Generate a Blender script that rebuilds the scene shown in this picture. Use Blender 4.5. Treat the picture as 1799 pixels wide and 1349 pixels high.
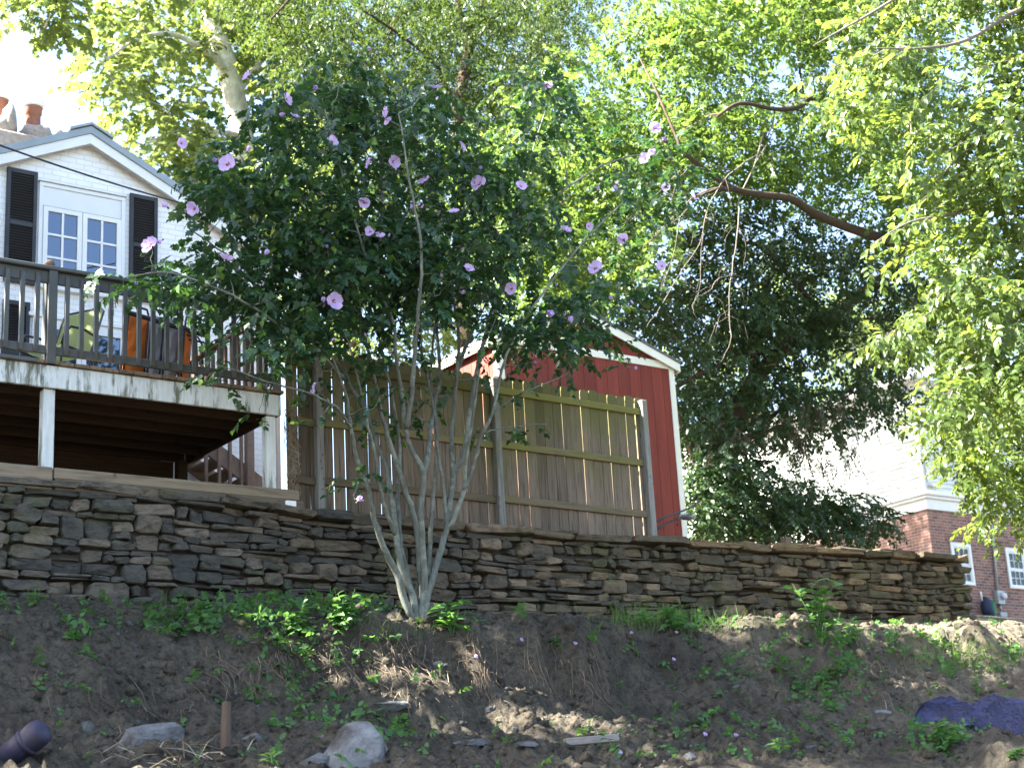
import bpy, math, numpy as np
from mathutils import Vector, Matrix, Quaternion
R = math.radians
for o in list(bpy.data.objects): bpy.data.objects.remove(o)
S = bpy.context.scene
COL = S.collection

# ------------------------------------------------------------------ camera
# world axes: X runs along the retaining wall (to the right, receding), Y goes up the hill, Z up; the eye is the origin
CR = Vector((0.81527897, -0.57654715, -0.05397763))
CU = Vector((-0.12019478, -0.2596717, 0.95818778))
CF = Vector((0.5664569, 0.77470252, 0.28100283))
FPX = 2900.0
cam = bpy.data.cameras.new('camera'); camo = bpy.data.objects.new('camera', cam); COL.objects.link(camo)
camo.matrix_world = Matrix(((CR.x, CU.x, -CF.x, 0), (CR.y, CU.y, -CF.y, 0), (CR.z, CU.z, -CF.z, 0), (0, 0, 0, 1)))
cam.sensor_fit = 'HORIZONTAL'; cam.sensor_width = 36.0; cam.lens = 36.0*FPX/1799.0
cam.clip_start = 0.3; cam.clip_end = 2000
cam.dof.use_dof = True; cam.dof.focus_distance = 17.5; cam.dof.aperture_fstop = 2.4
S.camera = camo

# ------------------------------------------------------------------ light
SUN = Vector((-0.66, 0.25, 0.70)).normalized()
EL = math.asin(SUN.z); AZ = math.atan2(SUN.x, SUN.y)
W = bpy.data.worlds.new('World'); S.world = W; W.use_nodes = True
wn = W.node_tree.nodes; bg = wn['Background']
sk = wn.new('ShaderNodeTexSky'); sk.sky_type = 'NISHITA'; sk.sun_disc = False
sk.sun_elevation = EL; sk.sun_rotation = AZ; sk.air_density = 1.0; sk.dust_density = 2.2; sk.altitude = 100
W.node_tree.links.new(sk.outputs[0], bg.inputs[0]); bg.inputs[1].default_value = 0.065
sl = bpy.data.lights.new('sun', 'SUN'); sl.energy = 5.0; sl.angle = R(0.53); sl.color = (1.0, 0.94, 0.84)
so = bpy.data.objects.new('sun', sl); COL.objects.link(so); so.location = SUN*60
so.rotation_euler = SUN.to_track_quat('Z', 'Y').to_euler()
S.view_settings.view_transform = 'Standard'; S.view_settings.look = 'None'
S.view_settings.gamma = 1.0; S.view_settings.exposure = 3.6
S.render.engine = 'CYCLES'
S.cycles.max_bounces = 7; S.cycles.diffuse_bounces = 4; S.cycles.transmission_bounces = 4; S.cycles.glossy_bounces = 3

# ------------------------------------------------------------------ helpers
RNG = np.random.default_rng(7)
B3 = np.array([list(CR), list(CU), list(CF)])
def ray(u, v):
    return (u-899.5)/FPX*B3[0] - (v-674.5)/FPX*B3[1] + B3[2]
def P(u, v, Y):
    d = ray(u, v); return d*(Y/d[1])
def PXc(u, v, X):
    d = ray(u, v); return d*(X/d[0])
def proj(p):
    p = np.asarray(p, float); z = p@B3[2]
    return 899.5+FPX*(p@B3[0])/z, 674.5-FPX*(p@B3[1])/z

def _h(ix, iy, iz, s):
    n = (ix*374761393 + iy*668265263 + iz*1440662683 + s*974634777) & 0xffffffff
    n = ((n ^ (n >> 13))*1274126177) & 0xffffffff
    return ((n ^ (n >> 16)) & 0xffff)/65535.0
def vnoise(x, y, z=0.0, s=0):
    x = np.asarray(x, float); y = np.asarray(y, float); z = np.asarray(z, float)+np.zeros_like(x)
    ix = np.floor(x).astype(np.int64); iy = np.floor(y).astype(np.int64); iz = np.floor(z).astype(np.int64)
    fx, fy, fz = x-ix, y-iy, z-iz
    fx, fy, fz = [f*f*(3-2*f) for f in (fx, fy, fz)]
    r = 0
    for a in (0, 1):
        for b in (0, 1):
            for c in (0, 1):
                r = r + _h(ix+a, iy+b, iz+c, s)*(fx if a else 1-fx)*(fy if b else 1-fy)*(fz if c else 1-fz)
    return r*2-1
def fbm(x, y, z=0.0, o=4, s=0):
    r = 0; a = 1.0; f = 1.0
    for i in range(o):
        r = r + a*vnoise(np.asarray(x)*f, np.asarray(y)*f, np.asarray(z)*f, s+i); a *= .5; f *= 2.03
    return r

class G:
    def __init__(s): s.V = []; s.F = []
    def add(s, V, F):
        n = len(s.V); s.V += [tuple(v) for v in V]; s.F += [tuple(i+n for i in f) for f in F]; return s
    def box(s, x0, x1, y0, y1, z0, z1, c=0.0, M=None):
        if c <= 0:
            V = [(x, y, z) for z in (z0, z1) for y in (y0, y1) for x in (x0, x1)]
            F = [(0, 2, 3, 1), (4, 5, 7, 6), (0, 1, 5, 4), (2, 6, 7, 3), (0, 4, 6, 2), (1, 3, 7, 5)]
        else:
            V = []; F = []; ctr = np.array([(x0+x1)/2, (y0+y1)/2, (z0+z1)/2]); h = np.array([x1-x0, y1-y0, z1-z0])/2
            c = min(c, h.min()*.8); idx = {}
            for sx in (-1, 1):
                for sy in (-1, 1):
                    for sz in (-1, 1):
                        sg = np.array([sx, sy, sz])
                        for a in range(3):
                            q = h-c; q[a] = h[a]; idx[(sx, sy, sz, a)] = len(V); V.append(tuple(ctr+sg*q))
            for a in range(3):
                b, d = (a+1) % 3, (a+2) % 3
                for sg in (-1, 1):
                    loop = []
                    for (p, q) in ((-1, -1), (1, -1), (1, 1), (-1, 1)):
                        k = [0, 0, 0]; k[a] = sg; k[b] = p; k[d] = q; loop.append(idx[(*k, a)])
                    F.append(tuple(loop if sg > 0 else loop[::-1]))
                for p in (-1, 1):
                    for q in (-1, 1):
                        k0 = [0, 0, 0]; k1 = [0, 0, 0]
                        k0[b] = k1[b] = p; k0[d] = k1[d] = q; k0[a] = -1; k1[a] = 1
                        l = [idx[(*k0, b)], idx[(*k1, b)], idx[(*k1, d)], idx[(*k0, d)]]
                        F.append(tuple(l if p*q < 0 else l[::-1]))
            for sx in (-1, 1):
                for sy in (-1, 1):
                    for sz in (-1, 1):
                        l = [idx[(sx, sy, sz, a)] for a in range(3)]
                        F.append(tuple(l if sx*sy*sz > 0 else l[::-1]))
        if M is not None: V = [tuple(M @ Vector(v)) for v in V]
        return s.add(V, F)
    def beam(s, a, b, w, h, c=0.0, up=(0, 0, 1)):      # box from a to b, width w, height h
        a = Vector(a); b = Vector(b); d = b-a; L = d.length; x = d.normalized(); y = Vector(up).cross(x).normalized(); z = x.cross(y)
        M = Matrix(((x.x, y.x, z.x, a.x), (x.y, y.y, z.y, a.y), (x.z, y.z, z.z, a.z), (0, 0, 0, 1)))
        return s.box(0, L, -w/2, w/2, -h/2, h/2, c, M)
    def tube(s, path, rad, n=6, cap=True):
        path = [Vector(p) for p in path]; m = len(path)
        if not hasattr(rad, '__len__'): rad = [rad]*m
        base = len(s.V); t0 = (path[1]-path[0]).normalized()
        ref = Vector((0, 0, 1)) if abs(t0.z) < .9 else Vector((1, 0, 0)); nx = t0.cross(ref).normalized()
        for i in range(m):
            t = (path[min(i+1, m-1)]-path[max(i-1, 0)]).normalized()
            nx = (nx-t*nx.dot(t)).normalized(); ny = t.cross(nx)
            for k in range(n):
                a = 2*math.pi*k/n; p = path[i]+(nx*math.cos(a)+ny*math.sin(a))*rad[i]; s.V.append((p.x, p.y, p.z))
        for i in range(m-1):
            for k in range(n):
                a = base+i*n+k; b = base+i*n+(k+1) % n; s.F.append((a, b, b+n, a+n))
        if cap:
            s.F.append(tuple(base+k for k in range(n))[::-1]); s.F.append(tuple(base+(m-1)*n+k for k in range(n)))
        return s
    def prism(s, poly, d0, d1, ax='y'):                # poly in (x,z) extruded along y, or (y,z) along x, or (x,y) along z
        n = len(poly); mk_ = {'y': lambda p, d: (p[0], d, p[1]), 'x': lambda p, d: (d, p[0], p[1]), 'z': lambda p, d: (p[0], p[1], d)}[ax]
        V = [mk_(p, d0) for p in poly]+[mk_(p, d1) for p in poly]
        F = [tuple(range(n)), tuple(range(2*n-1, n-1, -1))]+[(i+n, (i+1) % n+n, (i+1) % n, i) for i in range(n)]
        return s.add(V, F)
    def lathe(s, prof, n=12, M=None):
        V = []; F = []
        for r, z in prof:
            for k in range(n):
                a = 2*math.pi*k/n; V.append((r*math.cos(a), r*math.sin(a), z))
        for i in range(len(prof)-1):
            for k in range(n): F.append((i*n+k, i*n+(k+1) % n, (i+1)*n+(k+1) % n, (i+1)*n+k))
        F.append(tuple(range(n))[::-1]); F.append(tuple((len(prof)-1)*n+k for k in range(n)))
        if M is not None: V = [tuple(M @ Vector(v)) for v in V]
        return s.add(V, F)

def tag(o, label=None, cat=None, group=None, kind=None):
    if label: o['label'] = label
    if cat: o['category'] = cat
    if group: o['group'] = group
    if kind: o['kind'] = kind
    return o
def thing(name, label, cat, loc=(0, 0, 0), group=None):
    o = bpy.data.objects.new(name, None); COL.objects.link(o); o.location = Vector(loc); o.empty_display_size = .2
    return tag(o, label, cat, group)
def wloc(o):
    v = Vector((0, 0, 0))
    while o is not None: v = v+o.location; o = o.parent
    return v
def mesh(name, V, F, m, smooth=False):
    me = bpy.data.meshes.new(name); me.from_pydata([tuple(map(float, v)) for v in V], [], F)
    if smooth: me.polygons.foreach_set('use_smooth', [True]*len(me.polygons))
    if m: me.materials.append(m)
    me.update(); return me
def mk(name, g, m, parent=None, smooth=False, base=False, **kw):
    V = np.array(g.V, float); lo, hi = V.min(0), V.max(0); c = (lo+hi)/2
    if base: c[2] = lo[2]
    me = mesh(name, V-c, g.F, m, smooth)
    o = bpy.data.objects.new(name, me); COL.objects.link(o)
    o.location = Vector(c)-(wloc(parent) if parent else Vector((0, 0, 0)))
    if parent: o.parent = parent
    return tag(o, **kw) if kw else o
def fastmesh(name, V, T, m, parent=None, nper=3, **kw):   # big triangle / quad soups
    V = np.asarray(V, np.float32); T = np.asarray(T, np.int32)
    c = (V.min(0)+V.max(0))/2; V = V-c
    me = bpy.data.meshes.new(name); me.vertices.add(len(V)); me.vertices.foreach_set('co', V.ravel())
    me.loops.add(T.size); me.loops.foreach_set('vertex_index', T.ravel())
    me.polygons.add(len(T)); me.polygons.foreach_set('loop_start', np.arange(0, T.size, nper, dtype=np.int32))
    me.materials.append(m); me.update(calc_edges=True)
    o = bpy.data.objects.new(name, me); COL.objects.link(o)
    o.location = Vector(c.tolist())-(wloc(parent) if parent else Vector((0, 0, 0)))
    if parent: o.parent = parent
    return tag(o, **kw) if kw else o
def inst(name, me, parent, loc, rot=None, scale=1.0, **kw):
    o = bpy.data.objects.new(name, me); COL.objects.link(o)
    o.location = Vector(loc)-(wloc(parent) if parent else Vector((0, 0, 0)))
    if rot is not None:
        o.rotation_mode = 'QUATERNION'; o.rotation_quaternion = rot
    o.scale = (scale,)*3 if not hasattr(scale, '__len__') else scale
    if parent: o.parent = parent
    return tag(o, **kw) if kw else o

# ------------------------------------------------------------------ materials
class NT:
    def __init__(s, name):
        s.m = bpy.data.materials.new(name); s.m.use_nodes = True; s.t = s.m.node_tree; s.n = s.t.nodes
        s.b = s.n['Principled BSDF']; s.o = s.n['Material Output']
    def new(s, ty, **kw):
        n = s.n.new(ty)
        for k, v in kw.items(): setattr(n, k, v)
        return n
    def l(s, a, b): s.t.links.new(a, b)
    def coord(s, scale=(1, 1, 1), world=False, rnd=40.0):
        mp = s.new('ShaderNodeMapping'); mp.inputs['Scale'].default_value = scale
        if world:
            g = s.new('ShaderNodeNewGeometry'); s.l(g.outputs['Position'], mp.inputs['Vector'])
        else:
            tc = s.new('ShaderNodeTexCoord'); oi = s.new('ShaderNodeObjectInfo')
            ml = s.new('ShaderNodeMath', operation='MULTIPLY'); ml.inputs[1].default_value = rnd; s.l(oi.outputs['Random'], ml.inputs[0])
            ad = s.new('ShaderNodeVectorMath', operation='ADD'); s.l(tc.outputs['Object'], ad.inputs[0]); s.l(ml.outputs[0], ad.inputs[1])
            s.l(ad.outputs[0], mp.inputs['Vector'])
        return mp.outputs[0]
    def noise(s, vec, scale, detail=5, rough=.6):
        n = s.new('ShaderNodeTexNoise'); n.inputs['Scale'].default_value = scale; n.inputs['Detail'].default_value = detail
        n.inputs['Roughness'].default_value = rough; s.l(vec, n.inputs['Vector']); return n.outputs['Fac']
    def ramp(s, fac, stops):
        r = s.new('ShaderNodeValToRGB'); e = r.color_ramp.elements
        while len(e) < len(stops): e.new(.5)
        for i, (p, c) in enumerate(stops): e[i].position = p; e[i].color = (*c, 1) if len(c) == 3 else c
        s.l(fac, r.inputs[0]); return r.outputs[0]
    def mix(s, a, b, fac, mode='MIX'):
        n = s.new('ShaderNodeMix', data_type='RGBA', blend_type=mode)
        for k, v in ((6, a), (7, b)):
            if hasattr(v, 'is_linked'): s.l(v, n.inputs[k])
            else: n.inputs[k].default_value = (*v, 1)
        if hasattr(fac, 'is_linked'): s.l(fac, n.inputs[0])
        else: n.inputs[0].default_value = fac
        return n.outputs[2]
    def bump(s, h, strength=.4, dist=.01, prev=None):
        n = s.new('ShaderNodeBump'); n.inputs['Strength'].default_value = strength; n.inputs['Distance'].default_value = dist
        s.l(h, n.inputs['Height'])
        if prev is not None: s.l(prev, n.inputs['Normal'])
        return n.outputs[0]
    def objvar(s, col, lo=.75, hi=1.2):
        oi = s.new('ShaderNodeObjectInfo'); mr = s.new('ShaderNodeMapRange'); mr.inputs[3].default_value = lo; mr.inputs[4].default_value = hi
        s.l(oi.outputs['Random'], mr.inputs[0])
        hs = s.new('ShaderNodeHueSaturation'); s.l(col, hs.inputs['Color']); s.l(mr.outputs[0], hs.inputs['Value']); return hs.outputs[0]
    def fin(s, col, rough=.8, nrm=None, spec=.3, metal=0.0):
        if hasattr(col, 'is_linked'): s.l(col, s.b.inputs['Base Color'])
        else: s.b.inputs['Base Color'].default_value = (*col, 1)
        s.b.inputs['Roughness'].default_value = rough; s.b.inputs['Metallic'].default_value = metal
        s.b.inputs['Specular IOR Level'].default_value = spec
        if nrm is not None: s.l(nrm, s.b.inputs['Normal'])
        return s.m
def simple(name, c, rough=.6, var=.18, scale=9, bump=.15, dist=.004, stretch=(1, 1, 1), spec=.3, metal=0.0, ov=(.93, 1.07), dirt=None):
    t = NT(name); v = t.coord(stretch); n = t.noise(v, scale)
    c = np.array(c); col = t.ramp(n, [(.25, tuple(c*(1-var))), (.75, tuple(np.minimum(c*(1+var), .95)))])
    if dirt is not None:
        n2 = t.noise(v, scale*.35, 8, .7); f = t.ramp(n2, [(dirt[1], (0, 0, 0)), (dirt[2], (1, 1, 1))]); col = t.mix(col, dirt[0], f)
    col = t.objvar(col, *ov)
    return t.fin(col, rough, t.bump(t.noise(v, scale*3, 6, .7), bump, dist), spec, metal)
def wood(name, c, dark, grain=(14, 14, .8), green=None, ov=(.66, 1.24), rough=.85):   # grain runs along local z
    t = NT(name); v = t.coord(grain); n = t.noise(v, 3.0, 8, .65); c = np.array(c)
    col = t.ramp(n, [(.3, dark), (.5, tuple(c)), (.75, tuple(c*1.25))])
    k = t.noise(t.coord((1, 1, .55)), 7.0, 3, .5); kn = t.ramp(k, [(.68, (0, 0, 0)), (.74, (1, 1, 1))]); col = t.mix(col, dark, kn)
    if green is not None:       # algae: world height dependent growth with ragged noise
        wp = t.coord((1, 1, 1), world=True); ng = t.noise(wp, 1.6, 7, .7)
        sx = t.new('ShaderNodeSeparateXYZ'); t.l(wp, sx.inputs[0])
        mr = t.new('ShaderNodeMapRange'); mr.inputs[1].default_value = green[1]; mr.inputs[2].default_value = green[2]; mr.inputs[3].default_value = -.22; mr.inputs[4].default_value = .3
        t.l(sx.outputs[2], mr.inputs[0]); ad = t.new('ShaderNodeMath', operation='ADD'); t.l(ng, ad.inputs[0]); t.l(mr.outputs[0], ad.inputs[1])
        f = t.ramp(ad.outputs[0], [(.42, (0, 0, 0)), (.78, (.85, .85, .85))]); col = t.mix(col, green[0], f)
    col = t.objvar(col, *ov)
    return t.fin(col, rough, t.bump(n, .35, .004), .2)
def leafmat(name, c1, c2, transl=.4, tc=None, gloss=.12, rough=.4, yellow=None):
    t = NT(name); g = t.new('ShaderNodeNewGeometry')
    st = [(0.0, c1), (.9, c2)]
    if yellow: st.append((.985, yellow))
    col = t.ramp(g.outputs['Random Per Island'], st)
    oi = t.new('ShaderNodeObjectInfo'); mr = t.new('ShaderNodeMapRange'); mr.inputs[3].default_value = .85; mr.inputs[4].default_value = 1.15
    t.l(oi.outputs['Random'], mr.inputs[0]); hs = t.new('ShaderNodeHueSaturation'); t.l(col, hs.inputs['Color']); t.l(mr.outputs[0], hs.inputs['Value']); col = hs.outputs[0]
    t.l(col, t.b.inputs['Base Color']); t.b.inputs['Roughness'].default_value = rough; t.b.inputs['Specular IOR Level'].default_value = gloss*3
    tr = t.new('ShaderNodeBsdfTranslucent'); tcol = t.mix(col, tc or (.35, .45, .05), .55); t.l(tcol, tr.inputs['Color'])
    mx = t.new('ShaderNodeMixShader'); mx.inputs[0].default_value = transl
    t.l(t.b.outputs[0], mx.inputs[1]); t.l(tr.outputs[0], mx.inputs[2]); t.l(mx.outputs[0], t.o.inputs['Surface'])
    return t.m
def bark(name, c, dark, scale=(9, 9, 2), lich=None):
    t = NT(name); v = t.coord(scale); n = t.noise(v, 2.2, 8, .7)
    col = t.ramp(n, [(.3, dark), (.62, c), (.85, tuple(np.array(c)*1.3))])
    if lich:
        f = t.ramp(t.noise(t.coord(), 5, 6, .7), [(.5, (0, 0, 0)), (.62, (1, 1, 1))]); col = t.mix(col, lich, f)
    return t.fin(col, .9, t.bump(n, .6, .01), .15)
def stone(name):
    t = NT(name); v = t.coord((1, 1, 2.2)); oi = t.new('ShaderNodeObjectInfo')
    n = t.noise(v, 5, 9, .7); n2 = t.noise(v, 22, 5, .7)
    base = t.ramp(oi.outputs['Random'], [(0, (.060, .062, .058)), (.3, (.088, .084, .074)), (.55, (.118, .104, .084)), (.8, (.15, .126, .098)), (1, (.21, .18, .145))])
    dk = t.mix(base, (.025, .026, .026), t.ramp(n, [(.36, (.8, .8, .8)), (.55, (0, 0, 0))]))
    li = t.mix(dk, (.22, .20, .17), t.ramp(n2, [(.58, (0, 0, 0)), (.8, (.6, .6, .6))]))
    wp = t.coord((1, 1, 1), world=True); ng = t.noise(wp, 1.3, 7, .75)
    sx = t.new('ShaderNodeSeparateXYZ'); t.l(wp, sx.inputs[0])       # right-hand half is browner with lichen
    mr = t.new('ShaderNodeMapRange'); mr.inputs[1].default_value = 7; mr.inputs[2].default_value = 15; mr.inputs[3].default_value = 0; mr.inputs[4].default_value = 1; t.l(sx.outputs[0], mr.inputs[0])
    br = t.mix(li, (1.15, .97, .70), mr.outputs[0], 'MULTIPLY')
    ms = t.mix(br, (.10, .115, .035), t.ramp(ng, [(.52, (0, 0, 0)), (.72, (.7, .7, .7))]))
    nb = t.bump(n, 1.0, .05); nb = t.bump(n2, .8, .014, nb)
    return t.fin(ms, .9, nb, .25)
def brickmat(name, c1, c2, mortar, scale, paint=False, rough=.85, axis='xz', bw=.5, rh=.25, offx=0.0):
    t = NT(name); g = t.new('ShaderNodeNewGeometry'); sx = t.new('ShaderNodeSeparateXYZ'); t.l(g.outputs['Position'], sx.inputs[0])
    cb = t.new('ShaderNodeCombineXYZ'); ad = t.new('ShaderNodeMath', operation='ADD')
    t.l(sx.outputs[0], ad.inputs[0]); t.l(sx.outputs[1], ad.inputs[1]); t.l(ad.outputs[0], cb.inputs[0]); t.l(sx.outputs[2], cb.inputs[1])
    br = t.new('ShaderNodeTexBrick'); br.inputs['Scale'].default_value = 1.0; br.inputs['Brick Width'].default_value = bw; br.inputs['Row Height'].default_value = rh
    br.inputs['Mortar Size'].default_value = .006; br.inputs['Mortar Smooth'].default_value = .3; br.inputs['Bias'].default_value = 0
    br.inputs['Color1'].default_value = (*c1, 1); br.inputs['Color2'].default_value = (*c2, 1); br.inputs['Mortar'].default_value = (*mortar, 1)
    t.l(cb.outputs[0], br.inputs['Vector'])
    n = t.noise(t.coord((1, 1, 1), world=True), 3, 8, .7); col = t.mix(br.outputs['Color'], (.55, .5, .48) if not paint else (.95, .94, .90), t.ramp(n, [(.35, (1, 1, 1)), (.55, (0, 0, 0))]), 'MULTIPLY') if paint else t.mix(br.outputs['Color'], (.05, .035, .035), t.ramp(n, [(.5, (0, 0, 0)), (.75, (.5, .5, .5))]))
    iv = t.new('ShaderNodeMath', operation='SUBTRACT'); iv.inputs[0].default_value = 1; t.l(br.outputs['Fac'], iv.inputs[1])
    nb = t.bump(iv.outputs[0], .7, .008); nb = t.bump(t.noise(t.coord((1, 1, 1), world=True), 60, 4), .3, .002, nb)
    return t.fin(col, rough, nb, .25)
def soilmat():
    t = NT('soil'); v = t.coord((1, 1, 1), world=True); n = t.noise(v, 1.1, 9, .7); n2 = t.noise(v, 14, 7, .75); n3 = t.noise(v, 60, 4, .7)
    col = t.ramp(n, [(.3, (.054, .047, .037)), (.45, (.100, .087, .066)), (.7, (.168, .145, .108))])
    col = t.mix(col, (.032, .029, .026), t.ramp(n2, [(.36, (.8, .8, .8)), (.55, (0, 0, 0))]))
    col = t.mix(col, (.27, .24, .20), t.ramp(n3, [(.62, (0, 0, 0)), (.74, (.75, .75, .75))]))
    sx = t.new('ShaderNodeSeparateXYZ'); t.l(v, sx.inputs[0])         # paler earth towards the right end of the wall
    mr = t.new('ShaderNodeMapRange'); mr.inputs[1].default_value = 12.5; mr.inputs[2].default_value = 17; t.l(sx.outputs[0], mr.inputs[0])
    col = t.mix(col, (.22, .185, .14), t.mix((0, 0, 0), t.ramp(n, [(.35, (.3, .3, .3)), (.6, (.8, .8, .8))]), mr.outputs[0]))
    nb = t.bump(n2, 1.0, .08); nb = t.bump(n3, .9, .025, nb)
    return t.fin(col, .95, nb, .1)
def glassmat(name, tint=(.02, .03, .05)):
    t = NT(name); t.fin(tint, .03, None, .5); t.b.inputs['IOR'].default_value = 2.3; t.b.inputs['Specular Tint'].default_value = (.72, .82, 1, 1)
    t.l(t.bump(t.noise(t.coord(), .8, 2), .03, .02), t.b.inputs['Normal'])
    return t.m

M = {}
M['stone'] = stone('wall_stone'); M['soil'] = soilmat()
M['core'] = simple('dark_fill', (.045, .04, .035), .95, .3, 8, .5, .02)
M['rock'] = simple('grey_rock', (.155, .16, .165), .9, .45, 7, 1.0, .04, ov=(.55, 1.2), dirt=((.05, .043, .036), .46, .62))
M['fence'] = wood('weathered_fence', (.15, .118, .088), (.058, .045, .034), green=((.10, .10, .030), 4.2, 5.85))
M['fencepost'] = wood('weathered_post', (.19, .19, .175), (.085, .085, .078), green=((.11, .12, .05), 4.4, 6.4))
M['rail'] = wood('fence_rail', (.13, .105, .07), (.06, .05, .035), grain=(.8, 14, 14), green=((.12, .12, .026), 3.6, 5.6))
M['deckpaint'] = simple('grey_green_paint', (.083, .088, .083), .55, .2, 6, .2, .003, ov=(.88, 1.1))
M['peel'] = simple('peeling_white_paint', (.60, .65, .65), .7, .16, 6, .5, .006, dirt=((.15, .16, .12), .50, .60), stretch=(4.5, 4.5, .7))
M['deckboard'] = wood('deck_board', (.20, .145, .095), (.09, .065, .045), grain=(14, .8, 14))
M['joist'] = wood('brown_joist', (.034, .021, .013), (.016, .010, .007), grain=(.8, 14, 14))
M['brown'] = simple('brown_stain', (.15, .095, .065), .7, .25, 7, .2)
M['stairwood'] = simple('sunlit_brown', (.27, .19, .14), .75, .25, 7, .2)  # lighter copy of the brown stain, sun on the stair put into colour
M['timber'] = wood('landscape_timber', (.17, .14, .10), (.07, .057, .042), grain=(.7, 10, 10))
M['whitebrick'] = brickmat('white_painted_brick', (.88, .88, .86), (.84, .85, .84), (.74, .74, .72), 1, True, .7, bw=.215, rh=.075)
M['redbrick'] = brickmat('red_brick', (.31, .155, .112), (.15, .085, .075), (.40, .37, .34), 1, False, bw=.215, rh=.075)
M['white'] = simple('white_paint', (.78, .79, .77), .5, .05, 4, .08, .002, dirt=((.42, .42, .38), .66, .82))
M['roofmetal'] = simple('grey_roof_edge', (.30, .35, .38), .45, .1, 3, .1)
M['shingle'] = simple('grey_shingle', (.12, .12, .125), .9, .3, 12, .5, .01)
M['shutter'] = simple('black_shutter_paint', (.038, .040, .044), .5, .25, 7, .15)
M['sill'] = simple('stained_caulk', (.33, .27, .22), .8, .4, 14, .3)
M['glass'] = glassmat('window_glass'); M['glassdark'] = glassmat('dim_window_glass', (.02, .028, .028)); M['glassdark'].node_tree.nodes['Principled BSDF'].inputs['IOR'].default_value = 1.42
M['red'] = simple('barn_red_paint', (.178, .034, .023), .7, .26, 4, .25, .004, stretch=(2, 2, .18), ov=(.84, 1.14), dirt=((.10, .022, .02), .58, .78))
M['cream'] = simple('cream_trim', (.74, .74, .64), .6, .05, 4, .08)
M['siding'] = simple('white_siding', (.70, .73, .70), .6, .07, 3, .08, .003, stretch=(.4, .4, 1), dirt=((.34, .38, .30), .50, .75))
M['clay'] = simple('terracotta', (.30, .14, .095), .85, .25, 7, .2)
M['mortar'] = simple('rough_mortar', (.33, .29, .25), .95, .3, 9, .8, .03)
M['black'] = simple('dark_metal', (.025, .025, .028), .45, .3, 10, .1, spec=.5)
M['steel'] = simple('galvanised_grey', (.33, .35, .37), .5, .12, 8, .1, metal=.3)
M['meter'] = simple('pale_meter', (.55, .57, .6), .3, .1, 8, .05)
M['cable'] = simple('cable_black', (.03, .035, .05), .6, .1)
M['greensling'] = leafmat('green_sling', (.30, .36, .15), (.32, .38, .16), .45, (.45, .55, .2), .05, .7)
M['orange'] = simple('orange_sling', (.62, .17, .03), .75, .1, 30, .2, .002)
M['greycloth'] = simple('grey_sling', (.38, .39, .43), .8, .08, 30, .2, .002)
M['bluetarp'] = simple('blue_tarp', (.004, .012, .075), .27, .4, 7, .8, .03, spec=.6, dirt=((.06, .06, .065), .64, .78))
M['hosegreen'] = simple('hose_green', (.02, .2, .08), .5)
M['hoseblue'] = simple('hose_blue_cover', (.02, .03, .07), .6)
M['violet'] = simple('violet_plastic', (.026, .024, .048), .6, .35, 6, .3, dirt=((.05, .045, .04), .5, .65))
M['stake'] = wood('brown_stake', (.072, .052, .038), (.028, .021, .016))
M['plank'] = simple('grey_plank', (.20, .18, .16), .9, .25, 6, .3, stretch=(1, 6, 6))
M['tan'] = simple('tan_stucco', (.55, .45, .36), .9, .15, 2, .2)
M['hibleaf'] = leafmat('hibiscus_leaf', (.011, .034, .017), (.026, .066, .026), .25, (.09, .22, .03), .14, .42, (.11, .21, .03))
M['petal'] = leafmat('lavender_petal', (.50, .38, .68), (.62, .48, .76), .4, (.66, .50, .78), .04, .7)
M['eye'] = simple('crimson_eye', (.16, .012, .05), .7)
M['stamen'] = simple('cream_stamen', (.7, .62, .45), .7)
M['hibbark'] = bark('hibiscus_bark', (.145, .155, .13), (.07, .075, .062), (12, 12, 3), (.20, .22, .185))
M['limeleaf'] = leafmat('sunny_leaf', (.040, .080, .018), (.080, .13, .034), .50, (.25, .38, .055), .14, .37)
M['nearleaf'] = leafmat('overhang_leaf', (.047, .090, .018), (.090, .14, .033), .50, (.30, .385, .05), .16, .36)
M['midleaf'] = leafmat('walnut_leaf', (.022, .046, .012), (.042, .074, .020), .35, (.155, .23, .028), .09, .45)
M['darkleaf'] = leafmat('shaded_leaf', (.016, .036, .014), (.034, .066, .022), .22, (.09, .16, .03), .12, .4)  # crown shade put into the colour: darker and less translucent leaf
M['sycleaf'] = leafmat('sycamore_leaf', (.075, .125, .03), (.125, .175, .05), .45, (.29, .36, .07), .10, .45)
M['shadeleaf'] = leafmat('shade_tree_leaf', (.03, .06, .02), (.05, .09, .028), .25, (.2, .32, .05), .1, .45)
M['weedleaf'] = leafmat('weed_leaf', (.04, .115, .04), (.085, .19, .05), .38, (.2, .4, .06), .10, .5)
M['grass'] = leafmat('grass_blade', (.07, .14, .03), (.13, .20, .05), .4, (.3, .4, .08), .1, .5)
M['dry'] = leafmat('dry_stalk', (.30, .24, .17), (.42, .35, .26), .15, (.4, .33, .2), .03, .8)
M['seed'] = leafmat('brown_seed', (.07, .055, .04), (.12, .095, .068), .25, (.15, .12, .08), .05, .7)
M['barkbrown'] = bark('brown_bark', (.085, .062, .044), (.034, .025, .019))
M['barkgrey'] = bark('grey_bark', (.20, .175, .15), (.09, .078, .066))
M['barkpale'] = bark('sycamore_bark', (.68, .64, .56), (.34, .31, .27), (2.2, 2.2, 1.1), (.74, .72, .66))
M['deadtwig'] = bark('dead_twig', (.15, .132, .115), (.07, .06, .05))
M['root'] = bark('root', (.20, .15, .11), (.09, .07, .05))

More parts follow.
